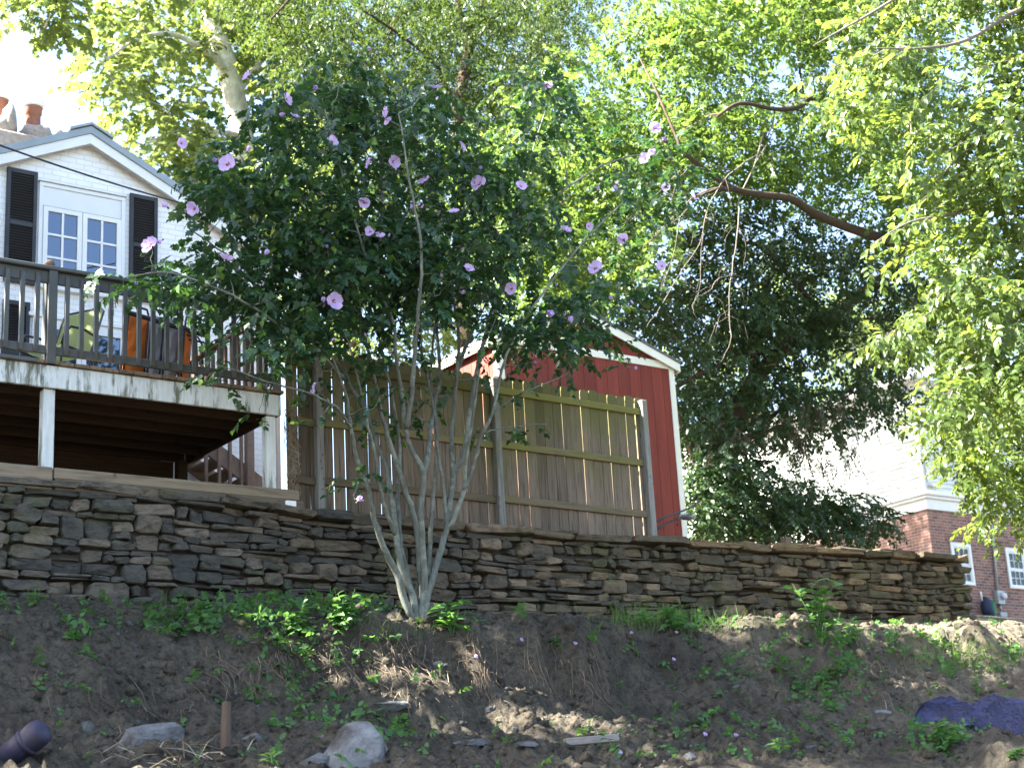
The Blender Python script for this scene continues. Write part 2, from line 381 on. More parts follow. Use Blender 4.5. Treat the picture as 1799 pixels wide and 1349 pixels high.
# ------------------------------------------------------------------ ground
WX = [-40, 5, 7.5, 9.8, 13.7, 19.2, 24, 60]; WZ = [2.6, 2.72, 2.73, 2.76, 2.83, 3.0, 3.05, 3.1]
PD = [-1, 0, .35, .8, 1.2, 1.5, 1.72, 2.1, 2.6, 3.2, 4.4, 15.4, 40]
PL = [0, 0, -.10, -.30, -.52, -.78, -.98, -1.25, -1.52, -1.72, -2.02, -4.35, -5.2]
PM = [0, 0, -.07, -.19, -.31, -.41, -.84, -1.18, -1.52, -1.70, -2.0, -4.35, -5.2]
PR = [0, 0, -.08, -.18, -.28, -.38, -.46, -.98, -1.36, -1.58, -1.95, -4.45, -5.3]
def sstep(a, b, x):
    t = np.clip((x-a)/(b-a), 0, 1); return t*t*(3-2*t)
def ground_z(x, y, detail=True):
    x = np.asarray(x, float); y = np.asarray(y, float)
    wob = (.24*fbm(x*.9, x*0+3.3, o=3, s=5)+.10*vnoise(x*4.3, x*0+1.7, s=15))*sstep(15.3, 14.6, y)
    d = 15.4-y+wob
    z0 = np.interp(x, WX, WZ)
    wl = sstep(8.2, 6.2, x); wr = sstep(13.0, 16.0, x)
    f = z0+np.interp(d, PD, PL)*wl+np.interp(d, PD, PR)*wr+np.interp(d, PD, PM)*(1-wl-wr)
    back = 3.72+.20*np.clip(y-16.6, 0, 4)*sstep(8.5, 11, x)+.10*np.clip(y-20, 0, 60)
    right = z0+.21*np.clip(y-15.4, 0, 12)+.06*np.clip(y-27.4, 0, 60)
    k = sstep(18.9, 18.0, x); bz = back*k+right*(1-k)
    s = sstep(15.52, 15.72, y)
    z = f*(1-s)+bz*s
    if detail:
        bank = sstep(15.35, 14.9, y)*sstep(9, 11, y)
        st = .5+.5*sstep(.3, 1.6, d)
        z = z+bank*st*(.10*fbm(x*1.7, y*1.7, o=4, s=11)+.055*np.abs(fbm(x*5.5, y*5.5, o=3, s=21))+.045*np.abs(fbm(x*9, y*9, o=3, s=41))+.022*fbm(x*18, y*18, o=2, s=31))
        z = z-bank*.16*sstep(.15, .75, vnoise(x*1.4, y*2.2, s=44))*sstep(1.3, 1.7, d)*sstep(3, 2.4, d)
        z = z-bank*.26*np.exp(-((x-10.5)/1.1)**2)*sstep(1.5, 1.68, d)*sstep(2.7, 2.0, d)-bank*.16*np.exp(-((x-14.9)/.8)**2)*sstep(1.72, 1.92, d)*sstep(2.9, 2.3, d)-bank*.12*np.exp(-((x-7.3)/.7)**2)*sstep(1.1, 1.3, d)*sstep(2.4, 1.9, d)
        z = z+bank*.05*sstep(.1, .8, vnoise(x*3.1, y*3.1, s=61))*sstep(.6, 1.2, d)
        z = z+(1-bank)*.02*fbm(x*2, y*2, o=2, s=3)*sstep(-2, 0, y)
    return z
def grid_axis(parts):
    a = []
    for lo, hi, n in parts: a.append(np.linspace(lo, hi, n, endpoint=False))
    return np.concatenate(a+[np.array([parts[-1][1]])])
gx = grid_axis([(-300, -20, 6), (-20, 3.5, 14), (3.5, 21, 640), (21, 40, 36), (40, 400, 8)])
gy = grid_axis([(-300, -10, 4), (-10, 10.5, 12), (10.5, 15.9, 236), (15.9, 30, 22), (30, 90, 8), (90, 600, 5)])
GX, GY = np.meshgrid(gx, gy); GZ = ground_z(GX, GY)
nx_, ny_ = len(gx), len(gy); I = np.arange(nx_*ny_).reshape(ny_, nx_)
Q = np.stack([I[:-1, :-1], I[:-1, 1:], I[1:, 1:], I[1:, :-1]], -1).reshape(-1, 4)
go = fastmesh('ground', np.stack([GX, GY, GZ], -1).reshape(-1, 3), Q, M['soil'], nper=4, kind='structure')
go.data.polygons.foreach_set('use_smooth', np.ones(len(Q), bool))

def hit(u, v, dz=0.0):                       # where a sight line meets the front bank
    d = ray(u, v); t = np.arange(11.0, 26, .02)[:, None]*d[None]/B3[2].dot(d)
    g = ground_z(t[:, 0], t[:, 1])+dz; k = np.argmax(t[:, 2] < g)
    return t[k]

# ------------------------------------------------------------------ dry stone wall
def ztop(x): return np.interp(x, [4, 6.6, 7.6, 8.6, 12, 16, 19.3], [3.905, 3.905, 3.87, 3.80, 3.82, 3.90, 3.98])
def zbot(x): return np.interp(x, WX, WZ)-.12
wall = thing('dry_stone_wall', 'long dry stone retaining wall of flat grey-brown stones across the slope', 'wall', (12, 15.4, 2.6))
rs = np.random.default_rng(3)
def stone_geo(x0, x1, z00, z01, z10, z11, y0, dep, rs):
    # irregular rounded block: corners (x0,z00),(x1,z01),(x1,z11),(x0,z10)
    g = G(); w = x1-x0; h = (z10+z11-z00-z01)/2; j = min(.014, h*.13)
    c = np.array([(x0, z00), (x1, z01), (x1, z11), (x0, z10)], float)
    r = min(.20, .26*h/w+.04)
    pts = []
    for k in range(4):
        a, b = c[k], c[(k+1) % 4]
        pts += [a+(b-a)*(r if k % 2 == 0 else .20)*rs.uniform(.6, 1.3), a+(b-a)*(1-(r if k % 2 == 0 else .20)*rs.uniform(.6, 1.3))]
    pts = np.array(pts)+rs.normal(0, j*.9, (8, 2)); ctr = pts.mean(0)
    bul = rs.uniform(-.045, .04); tilt = rs.normal(0, .03); til2 = rs.normal(0, .05)
    rings = []
    for (ins, yy) in ((1.0, y0+dep), (1.0, y0+.045), (.975, y0+.015), (.86, y0-.004)):
        q = ctr+(pts-ctr)*np.array([1-(1-ins)*min(1, h/w*1.6), ins])
        jit = rs.normal(0, .009, 8) if yy < y0+.1 else 0*pts[:, 0]
        yv = yy+(bul+tilt*(q[:, 0]-ctr[0])/max(w, .1)+til2*(q[:, 1]-ctr[1])/max(h, .05)*.3+jit)*(1 if yy < y0+.1 else 0)
        rings.append([(q[i, 0], yv[i], q[i, 1]) for i in range(8)])
    V = sum(rings, []); F = []
    for a in range(3):
        for i in range(8): F.append((a*8+i, a*8+(i+1) % 8, (a+1)*8+(i+1) % 8, (a+1)*8+i))
    V.append((ctr[0], y0-.012+bul, ctr[1])); n = len(V)-1
    for i in range(8): F.append((24+i, 24+(i+1) % 8, n))
    F.append(tuple(range(8))[::-1]); g.add(V, F); return g
stones = []
NR = 13; X0, X1 = 4.3, 19.22
def rowz(k, x):            # wavy course lines
    t = k/NR; zb = zbot(x); zt = ztop(x)-.085
    amp = .040*math.sin(math.pi*t)
    return zb+(zt-zb)*(t+.012*math.sin(k*2.7))+amp*float(vnoise(np.array(x*1.15), np.array(k*.53), s=9))+.016*float(vnoise(np.array(x*5.), np.array(k*3.1), s=2))
segs = [[] for _ in range(NR)]; skip = [[] for _ in range(NR+1)]
for k in range(NR):
    x = X0-rs.uniform(0, .3)
    while x < X1:
        big = 1.35 if k < 2 else 1.0
        w = float(np.clip(rs.lognormal(math.log(.245*big), .45), .09, .66)); xe = x+w
        if xe > X1-.10: xe = X1+rs.uniform(-.06, .05)
        blocked = [s for s in skip[k] if s[0] < xe-.01 and s[1] > x+.01]
        if blocked:
            s = min(blocked)
            if s[0]-x > .09: xe = s[0]-.004
            else: x = s[1]+.004; continue
        mode = rs.random()
        gp = .0045
        if mode < .12 and k < NR-2 and xe-x > .22 and xe < X1-.3:      # two courses high
            skip[k+1].append((x, xe)); top = k+2
            stones.append((x+gp, xe-gp, rowz(k, x)+gp, rowz(k, xe)+gp, rowz(top, x)-gp, rowz(top, xe)-gp))
        elif mode < .22 and xe-x > .2:                                 # two thin slabs
            f = rs.uniform(.35, .65); a0, a1, b0, b1 = rowz(k, x), rowz(k, xe), rowz(k+1, x), rowz(k+1, xe)
            m0, m1 = a0+(b0-a0)*f+rs.normal(0, .006), a1+(b1-a1)*f+rs.normal(0, .006)
            stones.append((x+gp, xe-gp, a0+gp, a1+gp, m0-gp*.7, m1-gp*.7)); stones.append((x+gp+rs.normal(0, .012), xe-gp, m0+gp*.7, m1+gp*.7, b0-gp, b1-gp))
        else:
            stones.append((x+gp, xe-gp, rowz(k, x)+gp, rowz(k, xe)+gp, rowz(k+1, x)-gp, rowz(k+1, xe)-gp))
        x = xe
geos = []
for s in stones:
    n = max(1, 1)
    if min(s[4]-s[2], s[5]-s[3]) < .02 or s[1]-s[0] < .06: continue
    edge = s[1] > X1-.12
    g = stone_geo(*s, 15.36+rs.uniform(-.045, .045)+.05*((s[2]-2.7)), rs.uniform(.30, .36) if edge else .22, rs)
    area = (s[1]-s[0])*(s[4]-s[2])*FPX**2/(15.4*.77+s[0]*.57+1)**2
    geos.append((area if s[1] > 5.0 else 0, g))
x = X0                                                                # flat capping slabs
while x < X1-.2:
    w = rs.uniform(.45, 1.0); xe = min(x+w, X1+rs.uniform(-.05, .03))
    a, b = rowz(NR, x), rowz(NR, xe); h0 = .085+rs.uniform(-.02, .035)
    g = stone_geo(x+.008, xe-.008, a+.008, b+.008, a+h0, b+h0+rs.normal(0, .01), 15.33+rs.uniform(-.03, .04), .42, rs)
    geos.append((1e9, g)); x = xe
for (xa, xb, dz, hh) in ((16.55, 17.25, .075, .055), (17.35, 17.7, .06, .05), (15.6, 16.3, .07, .06), (18.2, 18.75, .06, .05), (8.55, 9.5, .05, .07), (11.3, 12.1, .06, .05)):
    a = rowz(NR, xa); geos.append((1e9, stone_geo(xa, xb, a+dz+.012, a+dz+.01, a+dz+hh+.01, a+dz+hh, 15.38, .34, rs)))
geos.sort(key=lambda t: -t[0])
for a, g in geos[:300]: mk('stone', g, M['stone'], wall)
rest = G()
for a, g in geos[300:]: rest.add(g.V, g.F)
if rest.V: mk('small_stones', rest, M['stone'], wall, kind='stuff')
g = G(); gxs = np.linspace(X0, X1-.12, 30)
V = []; F = []
for x in gxs:
    for (y, z) in ((15.45, zbot(x)-.2), (15.50, ztop(x)-.10), (15.68, ztop(x)-.10), (15.70, zbot(x)-.2)): V.append((x, y, z))
for i in range(len(gxs)-1):
    for k in range(4): F.append((i*4+k, i*4+(k+1) % 4, i*4+4+(k+1) % 4, i*4+4+k))
F.append((0, 1, 2, 3)); n = (len(gxs)-1)*4; F.append((n+3, n+2, n+1, n)); g.add(V, F); mk('core', g, M['core'], wall)
b0 = P(508, 886, 15.34); g = G().box(b0[0]-.02, b0[0]+.10, 15.36, 15.46, b0[2]-.03, b0[2]+.05, .006)
mk('white_block', g, M['white'], base=True, label='small white block lying on the wall below the end of the timbers', cat='block')

# landscape timbers on top of the wall under the deck
for nm, (u0, v0, u1, v1), (t0, t1) in (('weathered grey timber on the wall left of the near deck post', (-60, 822, 94, 836), (0, .15)), ('upper long timber on the wall under the deck opening', (97, 821, 528, 855), (0, .13)), ('lower long timber resting on the wall below the upper timber', (97, 833, 530, 868), (-.13, 0))):
    a = P(u0, v0, 15.40); b = P(u1, v1, 15.40); zt = (a[2]+b[2])/2
    lo = 'lower' in nm; z1 = 4.03 if not lo else 3.912; z0 = z1-.115
    if 'left' in nm: z0, z1 = 3.80, 4.03
    g = G().box(a[0], b[0]+(.03 if lo else 0), 15.415-(.02 if lo else 0), 15.57, z0, z1, .012)
    mk('landscape_timber', g, M['timber'], base=True, label=nm, cat='timber', group='timbers on the wall')

# ------------------------------------------------------------------ deck
deck = thing('deck', 'raised wooden deck with grey-green railing and peeling white rim beam', 'deck', (6.5, 16.8, 3.8))
YD = 15.70; XL, XR = 3.2, 8.30
mk('rim_beam', G().box(XL, XR, YD, YD+.045, 4.93, 5.165, .006), M['peel'], deck)
mk('side_beam', G().box(XR-.048, XR-.004, YD+.046, 18.1, 4.93, 5.16, .005), M['joist'], deck)
mk('ledge_board', G().box(XL, 5.52, YD-.06, YD-.003, 5.165, 5.205, .005), M['deckpaint'], deck)
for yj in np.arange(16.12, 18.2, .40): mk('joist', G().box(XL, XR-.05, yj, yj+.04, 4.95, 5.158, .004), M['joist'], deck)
xb = 3.2; k = 0
while xb < XR-.1:
    mk('deck_board', G().box(xb, xb+.152, YD-.045+RNG.uniform(-.012, .012), 19.2, 5.17, 5.207, .004), M['deckboard'], deck); xb += .160
for (px, w) in ((5.69, .12), (8.20, .115)):
    mk('support_post', G().box(px-w/2, px+w/2, YD+.05, YD+.05+w, 3.72, 4.928, .006), M['peel'], deck)
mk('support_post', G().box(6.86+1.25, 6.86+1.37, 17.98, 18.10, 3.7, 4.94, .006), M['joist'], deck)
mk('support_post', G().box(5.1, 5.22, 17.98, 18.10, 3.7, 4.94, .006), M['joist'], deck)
mk('rail_cap', G().box(XL, XR+.03, YD-.055, YD+.085, 6.185, 6.225, .006), M['deckpaint'], deck)
mk('top_rail', G().box(XL, XR, YD+.005, YD+.042, 6.05, 6.182, .005), M['deckpaint'], deck)
mk('bottom_rail', G().box(XL, XR, YD+.005, YD+.042, 5.285, 5.375, .005), M['deckpaint'], deck)
def baluster_geo(): 
    g = G(); w = .022
    V = []; 
    for z, y0, y1 in ((0, -.018, .0), (.06, -.038, .0), (.80, -.038, .0), (.86, -.012, .0)):
        V += [(-w, y0, z), (w, y0, z), (w, y1, z), (-w, y1, z)]
    F = [(0, 3, 2, 1), (12, 13, 14, 15)]
    for i in range(3):
        for q in range(4): F.append((i*4+q, i*4+(q+1) % 4, i*4+4+(q+1) % 4, i*4+4+q))
    g.add(V, F); return g
bg_ = baluster_geo(); bme = mesh('baluster', bg_.V, bg_.F, M['deckpaint'])
nb_ = 0
for i in range(-16, 18):
    xx = 5.67+.158*i
    if abs(xx-5.67) < .05 or xx > XR-.08: continue
    inst('baluster', bme, deck, (xx, YD+.003, 5.29))
for px in (5.67, 8.24):
    pst = mk('rail_post', G().box(px-.045, px+.045, YD-.046, YD+.0, 4.97+.2, 6.18, .006), M['deckpaint'], deck)
mk('rail_post', G().box(5.67-.05, 5.67+.05, YD+.043, YD+.14, 5.21, 6.18, .006), M['deckpaint'], deck)
fz = P(89, 458, YD+.09)
mk('ball_finial', G().lathe([(.025, 6.19), (.03, 6.235), (.022, 6.245), (.045, 6.262), (.056, 6.295), (.045, 6.328), (.02, 6.346)], 14, Matrix.Translation((fz[0], YD+.11, 0))), M['brown'], deck, smooth=True)
# side railing along the right edge, then brown stair rail behind
mk('side_rail', G().box(XR-.12, XR-.02, YD+.15, 18.4, 6.14, 6.18, .005), M['brown'], deck)
mk('side_rail', G().box(XR-.10, XR-.06, YD+.15, 18.4, 5.30, 5.37, .005), M['brown'], deck)
bme2 = mesh('side_baluster', bg_.V, bg_.F, M['brown'])
for yy in np.arange(YD+.3, 18.3, .17): inst('side_baluster', bme2, deck, (XR-.05, yy, 5.29), Quaternion((0, 0, 1), math.pi/2))
stair = thing('stair', 'brown wooden stair with railing behind the right end of the deck', 'stair', (9.1, 18.45, 4.2))
s0 = P(340, 775, 18.5); s1 = P(445, 845, 18.5)
mk('stringer', G().beam((s0[0]-.2, 18.5, s0[2]+.2), (s1[0]+.4, 18.5, s1[2]-.24), .045, .22, .005), M['stairwood'], stair)
mk('stringer', G().beam((s0[0]-.2, 19.2, s0[2]+.2), (s1[0]+.4, 19.2, s1[2]-.24), .045, .22, .005), M['stairwood'], stair)
for i in range(5):
    f = i/4; q = np.array(s0)*(1-f)+np.array(s1)*f
    mk('tread', G().box(q[0]-.13, q[0]+.13, 18.5, 19.2, q[2]+.02, q[2]+.06, .004), M['stairwood'], stair)
mk('handrail', G().beam((s0[0]-.3, 18.47, s0[2]+1.15), (s1[0]+.02, 18.47, s1[2]+.92), .06, .05, .005), M['stairwood'], stair)
for uu in (362, 385, 404, 424):
    a = P(uu, 800, 18.47); mk('baluster', G().box(a[0]-.02, a[0]+.02, 18.45, 18.49, a[2]-.45, a[2]+.75, .004), M['stairwood'], stair)
a = P(438, 800, 18.47); mk('newel_post', G().box(a[0]-.05, a[0]+.05, 18.42, 18.52, 4.2, a[2]+1.0, .006), M['stairwood'], stair)

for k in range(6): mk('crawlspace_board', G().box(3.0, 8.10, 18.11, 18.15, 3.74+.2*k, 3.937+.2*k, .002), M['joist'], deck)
# things standing on the deck
def sling_chair(name, label, loc, yaw, sling, tilt=R(-18), folded=False):
    t = thing(name, label, 'chair', loc, None); t.rotation_euler = (0, 0, yaw)
    L0 = Vector(loc)
    def add(nm, g, m): 
        V = np.array(g.V); c = (V.min(0)+V.max(0))/2; me = mesh(nm, V-c, g.F, m, nm == 'arm'); o = bpy.data.objects.new(nm, me); COL.objects.link(o); o.parent = t; o.location = Vector(c); return o
    w = .27; s, c = math.sin(tilt), math.cos(tilt)
    bk = lambda z: -z*s                                            # y of the back at height z above the seat
    hs = .40
    P0 = (-w, 0, hs); 
    fr = G()
    fr.tube([(-w, 0, hs), (-w, bk(.3), hs+.3), (-w, bk(.58), hs+.58), (-w+.05, bk(.62), hs+.63), (w-.05, bk(.62), hs+.63), (w, bk(.58), hs+.58), (w, bk(.3), hs+.3), (w, 0, hs)], .014, 6)
    add('back_frame', fr, M['black'])
    sg = G(); n = 8
    V = []; 
    for i in range(n+1):
        z = .04+.57*i/n; dip = .02*math.sin(math.pi*i/n)
        for x in (-w+.012, 0, w-.012): V.append((x, bk(z)+(dip if x == 0 else 0), hs+z))
    F = [(i*3+k, i*3+k+1, i*3+k+4, i*3+k+3) for i in range(n) for k in range(2)]
    sg.add(V, F); add('back_sling', sg, sling)
    st = G(); V = []
    for i in range(7):
        y = -.02-.46*i/6
        for x in (-w+.012, 0, w-.012): V.append((x, y, hs+.02*(i/6)-(.025 if x == 0 else 0)))
    st.add(V, [(i*3+k, i*3+k+1, i*3+k+4, i*3+k+3) for i in range(6) for k in range(2)]); add('seat_sling', st, sling)
    for sx in (-1, 1):
        add('leg', G().tube([(sx*w, -.48, hs), (sx*w, -.50, .2), (sx*w, -.46, .0)], .014, 6), M['black'])
        add('leg', G().tube([(sx*w, 0, hs), (sx*w, .06, .2), (sx*w, .10, .0)], .014, 6), M['black'])
        add('seat_rail', G().tube([(sx*w, 0, hs), (sx*w, -.48, hs)], .014, 6), M['black'])
        add('arm', G().tube([(sx*w, bk(.24), hs+.24), (sx*(w+.03), -.15, hs+.25), (sx*(w+.03), -.38, hs+.22), (sx*(w+.02), -.47, hs+.12), (sx*w, -.49, hs)], .015, 6), M['black'])
    add('crossbar', G().tube([(-w, .07, .15), (w, .07, .15)], .010, 6), M['black'])
    return t
sling_chair('patio_chair', 'pale green sling patio chair with dark frame on the deck behind the railing', tuple(P(142, 560, 16.75)*np.array([1, 1, 0])+np.array([-.12, 0, 5.207])), R(-58), M['greensling'], R(-24))
# folded chairs leaning in a row, draped with cushions over their frames
def folded_chair(label, u, y, m, w, h, z0, z1):
    x = P(u, 610, y)[0]; t = thing('folded_chair', label, 'chair', (x, y, 5.207), 'folded chairs stored on the deck')
    def q(s, z, o=0.0): return (x+s*w+.05*z, y+o-.06*z+.05*s, 5.207+z)
    mk('frame', G().tube([q(-1, .0), q(-1, h-.06), q(-.8, h), q(.8, h), q(1, h-.06), q(1, .0)], .013, 6), M['black'], t, True)
    mk('hinged_frame', G().tube([q(-1, .0, .09), q(-1, h-.14, .09), q(-.8, h-.08, .09), q(.8, h-.08, .09), q(1, h-.14, .09), q(1, .0, .09)], .012, 6), M['black'], t, True)
    def pad(o):
        g = G(); V = []
        for i in range(8):
            z = z0+(z1-z0)*i/7
            for s in (-.95, -.4, .4, .95): V.append(q(s, z, o-.022*math.sin(math.pi*i/7)*(abs(s) < .5)-.008*math.sin(i*2.1+s*4)))
        V += [(a_, b_+.016, c_) for a_, b_, c_ in V]; n = 32; F = []
        for i in range(7):
            for k in range(3):
                a_ = i*4+k; F += [(a_, a_+1, a_+5, a_+4), (a_+n, a_+n+4, a_+n+5, a_+n+1)]
        for k in range(3): F += [(k, k+n, k+1+n, k+1), (28+k, 29+k, 29+k+n, 28+k+n)]
        for i in range(7): F += [(i*4, i*4+4, i*4+4+n, i*4+n), (i*4+3, i*4+3+n, i*4+7+n, i*4+7)]
        return g.add(V, F)
    mk('back_panel', pad(-.02), m, t); mk('seat_panel', pad(.06), m, t)
folded_chair('folded chair with orange sling nearest the green chair on the deck', 233, 16.42, M['orange'], .135, .98, .12, .86)
folded_chair('folded chair with pale grey sling just right of the orange one', 268, 16.38, M['greycloth'], .095, .96, .10, .88)
folded_chair('second folded chair with pale grey sling in the stored row', 295, 16.34, M['greycloth'], .095, .94, .10, .86)
folded_chair('folded chair with dark orange sling at the right of the row', 322, 16.30, M['orange'], .06, .90, .10, .78)
loop = P(345, 610, 16.2)
hs_ = thing('hose_stand', 'dark bent metal hoops standing at the right of the folded chairs', 'stand', (loop[0], 16.2, 5.207))
for i in range(3):
    o = .07*i
    mk('hoop', G().tube([(loop[0]-.25+o, 16.2+.02*i, 5.95-.05*i), (loop[0]-.05+o, 16.2, 5.93-.05*i), (loop[0]+.0+o, 16.2, 5.85-.05*i), (loop[0]+.02+o, 16.2, 5.207)], .012, 6), M['black'], hs_, True)
gl = P(300, 565, 16.1)
ba, bb = P(222, 548, 16.25), P(362, 590, 16.2)
mk('tool_bar', G().beam(ba, bb, .045, .05, .012), M['black'], base=True, label='dark bar lying across the tops of the folded chairs', cat='bar')

# ------------------------------------------------------------------ white house on the left
YH = 19.3; AX_, AZ_ = 7.392, 9.44; SL = .465; HX0, HX1 = 4.72, 10.17; HB = 27.5
house = thing('white_house', 'white painted brick house gable with black shutters behind the deck', 'house', (7.4, 22, 3.7))
mk('wall', G().prism([(HX0, 3.6), (HX1, 3.6), (HX1, AZ_-SL*(HX1-AX_)), (AX_, AZ_), (HX0, AZ_-SL*(AX_-HX0))], YH, HB), M['whitebrick'], house)
rf = None
for sgn, nm in ((-1, 'roof'), (1, 'roof')):
    xe = AX_+sgn*(HX1-AX_+.32); ze = AZ_-SL*abs(xe-AX_)
    g = G().prism([(AX_, AZ_+.09), (xe, ze+.09), (xe, ze+.20), (AX_, AZ_+.20)][::(1 if sgn > 0 else -1)], YH-.12, HB+.2)
    r_ = mk('roof', g, M['shingle'], house)
    mk('roof_edge', G().prism([(AX_, AZ_+.123), (xe, ze+.123), (xe, ze+.222), (AX_, AZ_+.222)][::(1 if sgn > 0 else -1)], YH-.145, YH-.122), M['roofmetal'], r_)
    mk('rake_board', G().prism([(AX_, AZ_-.02), (xe, ze-.02), (xe, ze+.12), (AX_, AZ_+.12)][::(1 if sgn > 0 else -1)], YH-.122, YH-.095), M['white'], r_)
    mk('soffit', G().prism([(AX_, AZ_-.005), (xe, ze-.005), (xe, ze+.07), (AX_, AZ_+.07)][::(1 if sgn > 0 else -1)], YH-.094, YH-.003), M['white'], r_)
    mk('rake_moulding', G().prism([(AX_, AZ_-.045), (xe, ze-.045), (xe, ze-.022), (AX_, AZ_-.022)][::(1 if sgn > 0 else -1)], YH-.11, YH-.095), M['sill'], r_)
mk('ridge_cap', G().prism([(AX_-.30, AZ_+.10), (AX_-.30, AZ_+.135), (AX_, AZ_+.27), (AX_+.30, AZ_+.135), (AX_+.30, AZ_+.10), (AX_, AZ_+.236)][::-1], YH-.17, HB), M['roofmetal'], house)
def sash(parent, x0, x1, z0, z1, y, nx, nz, fw=.055, mun=.022, nm='sash', gm='glass'):
    s = mk(nm, G().box(x0, x0+fw, y, y+.04, z0, z1, .003).box(x1-fw, x1, y, y+.04, z0, z1, .003).box(x0+fw, x1-fw, y, y+.04, z0, z0+fw, .003).box(x0+fw, x1-fw, y, y+.04, z1-fw, z1, .003), M['white'], parent)
    gw = (x1-x0-2*fw); gh = (z1-z0-2*fw)
    for i in range(nx):
        for j in range(nz):
            a = x0+fw+gw*i/nx; b = x0+fw+gw*(i+1)/nx; c = z0+fw+gh*j/nz; d = z0+fw+gh*(j+1)/nz
            mk('pane', G().box(a+.004, b-.004, y+.022, y+.028, c+.004, d-.004), M[gm], s)
    for i in range(1, nx):
        a = x0+fw+gw*i/nx; mk('muntin', G().box(a-mun/2, a+mun/2, y+.004, y+.034, z0+fw, z1-fw, .002), M['white'], s)
    for j in range(1, nz):
        c = z0+fw+gh*j/nz; mk('muntin', G().box(x0+fw, x1-fw, y+.006, y+.032, c-mun/2, c+mun/2, .002), M['white'], s)
    return s
def shutter(parent, x0, x1, z0, z1, y):
    f = .05; zm = z0+(z1-z0)*.52
    s = mk('shutter', G().box(x0, x0+f, y, y+.04, z0, z1, .003).box(x1-f, x1, y, y+.04, z0, z1, .003).box(x0+f, x1-f, y+.002, y+.038, z0, z0+f*1.4, .003).box(x0+f, x1-f, y+.002, y+.038, z1-f*1.2, z1, .003).box(x0+f, x1-f, y+.002, y+.038, zm-f*.6, zm+f*.6, .003), M['shutter'], parent)
    mk('back', G().box(x0+f, x1-f, y+.030, y+.034, z0+f, z1-f), M['shutter'], s)
    z = z0+f*1.5
    while z < z1-f*1.3:
        if abs(z-zm) > f*.75:
            Mx = Matrix.Translation(((x0+x1)/2, y+.018, z+.012)) @ Matrix.Rotation(R(35), 4, 'X')
            mk('slat', G().box(-(x1-x0)/2+f-.002, (x1-x0)/2-f+.002, -.019, .019, -.003, .003, 0, Mx), M['shutter'], s)
        z += .036
# upper window
wx0, wx1, wz0, wz1 = 6.76, 7.925, 7.40, 8.79
mk('window_frame', G().box(wx0, wx0+.055, YH-.035, YH-.003, wz0, wz1-.055, .004).box(wx1-.055, wx1, YH-.035, YH-.003, wz0, wz1-.055, .004).box(wx0, wx1, YH-.035, YH-.003, wz1-.054, wz1, .004).box(wx0-.03, wx1+.03, YH-.07, YH-.003, wz0-.06, wz0-.001, .004), M['white'], house)
mk('drip_edge', G().box(wx0-.01, wx1+.01, YH-.045, YH-.004, wz1+.001, wz1+.014), M['sill'], house)
mk('header_panel', G().box(wx0+.056, wx1-.056, YH-.02, YH-.004, 8.475, wz1-.056, .003), M['white'], house)
mk('header_edge', G().box(wx0+.05, wx1-.05, YH-.026, YH-.021, 8.462, 8.474), M['sill'], house)
xm = (wx0+wx1)/2-.005
sash(house, wx0+.058, xm-.004, wz0+.002, 8.46, YH-.046, 2, 3, .062, .030); sash(house, xm+.004, wx1-.058, wz0+.002, 8.46, YH-.046, 2, 3, .062, .030)
shutter(house, 6.335, 6.73, 7.36, 8.90, YH-.05); shutter(house, 7.985, 8.375, 7.375, 8.87, YH-.05)
# lower window
mk('window_frame', G().box(6.72, 6.78, YH-.035, YH-.003, 5.4, 6.88, .004).box(7.94, 8.0, YH-.035, YH-.003, 5.4, 6.88, .004).box(6.72, 8.0, YH-.035, YH-.003, 6.881, 6.95, .004).box(6.66, 8.06, YH-.06, YH-.003, 6.952, 7.0, .004), M['white'], house)
sash(house, 6.783, 7.357, 5.42, 6.878, YH-.046, 1, 1, .06); sash(house, 7.363, 7.937, 5.42, 6.878, YH-.046, 1, 1, .06)
shutter(house, 6.34, 6.68, 5.7, 7.12, YH-.05); shutter(house, 8.06, 8.40, 5.7, 7.1, YH-.05)
mk('downspout', G().box(HX1-.09, HX1-.02, YH-.08, YH-.004, 4.2, 8.1, .01), M['tan'], house)
# chimney with clay pots behind the ridge
YC = 24.2; ch = thing('chimney', 'rough mortar chimney top with two terracotta pots above the white house roof', 'chimney', tuple(P(45, 250, YC)))
c0 = P(-75, 232, YC); c1 = P(98, 258, YC)
g = G().box(c0[0], c1[0], YC-.5, YC+.5, 8.8, c1[2]-.12, .03); mk('stack', g, M['mortar'], ch)
zc = c1[2]
def lump(x, y, z, rx, ry, rz, seed, n=10, m=7):
    V = []; F = []
    for i in range(m+1):
        th = math.pi*i/m
        for k in range(n):
            ph = 2*math.pi*k/n; d = np.array([math.sin(th)*math.cos(ph), math.sin(th)*math.sin(ph), math.cos(th)])
            rr = 1+.28*float(vnoise(np.array(d[0]*1.7+seed), np.array(d[1]*1.7), np.array(d[2]*1.7), s=seed % 97))+.1*float(vnoise(np.array(d[0]*4+seed), np.array(d[1]*4), np.array(d[2]*4), s=3))
            V.append((x+d[0]*rx*rr, y+d[1]*ry*rr, z+d[2]*rz*rr))
    for i in range(m):
        for k in range(n): F.append((i*n+k, i*n+n+k, i*n+n+(k+1) % n, i*n+(k+1) % n))
    return G().add(V, F)
pots = [P(58, 225, YC), P(-2, 210, YC)]
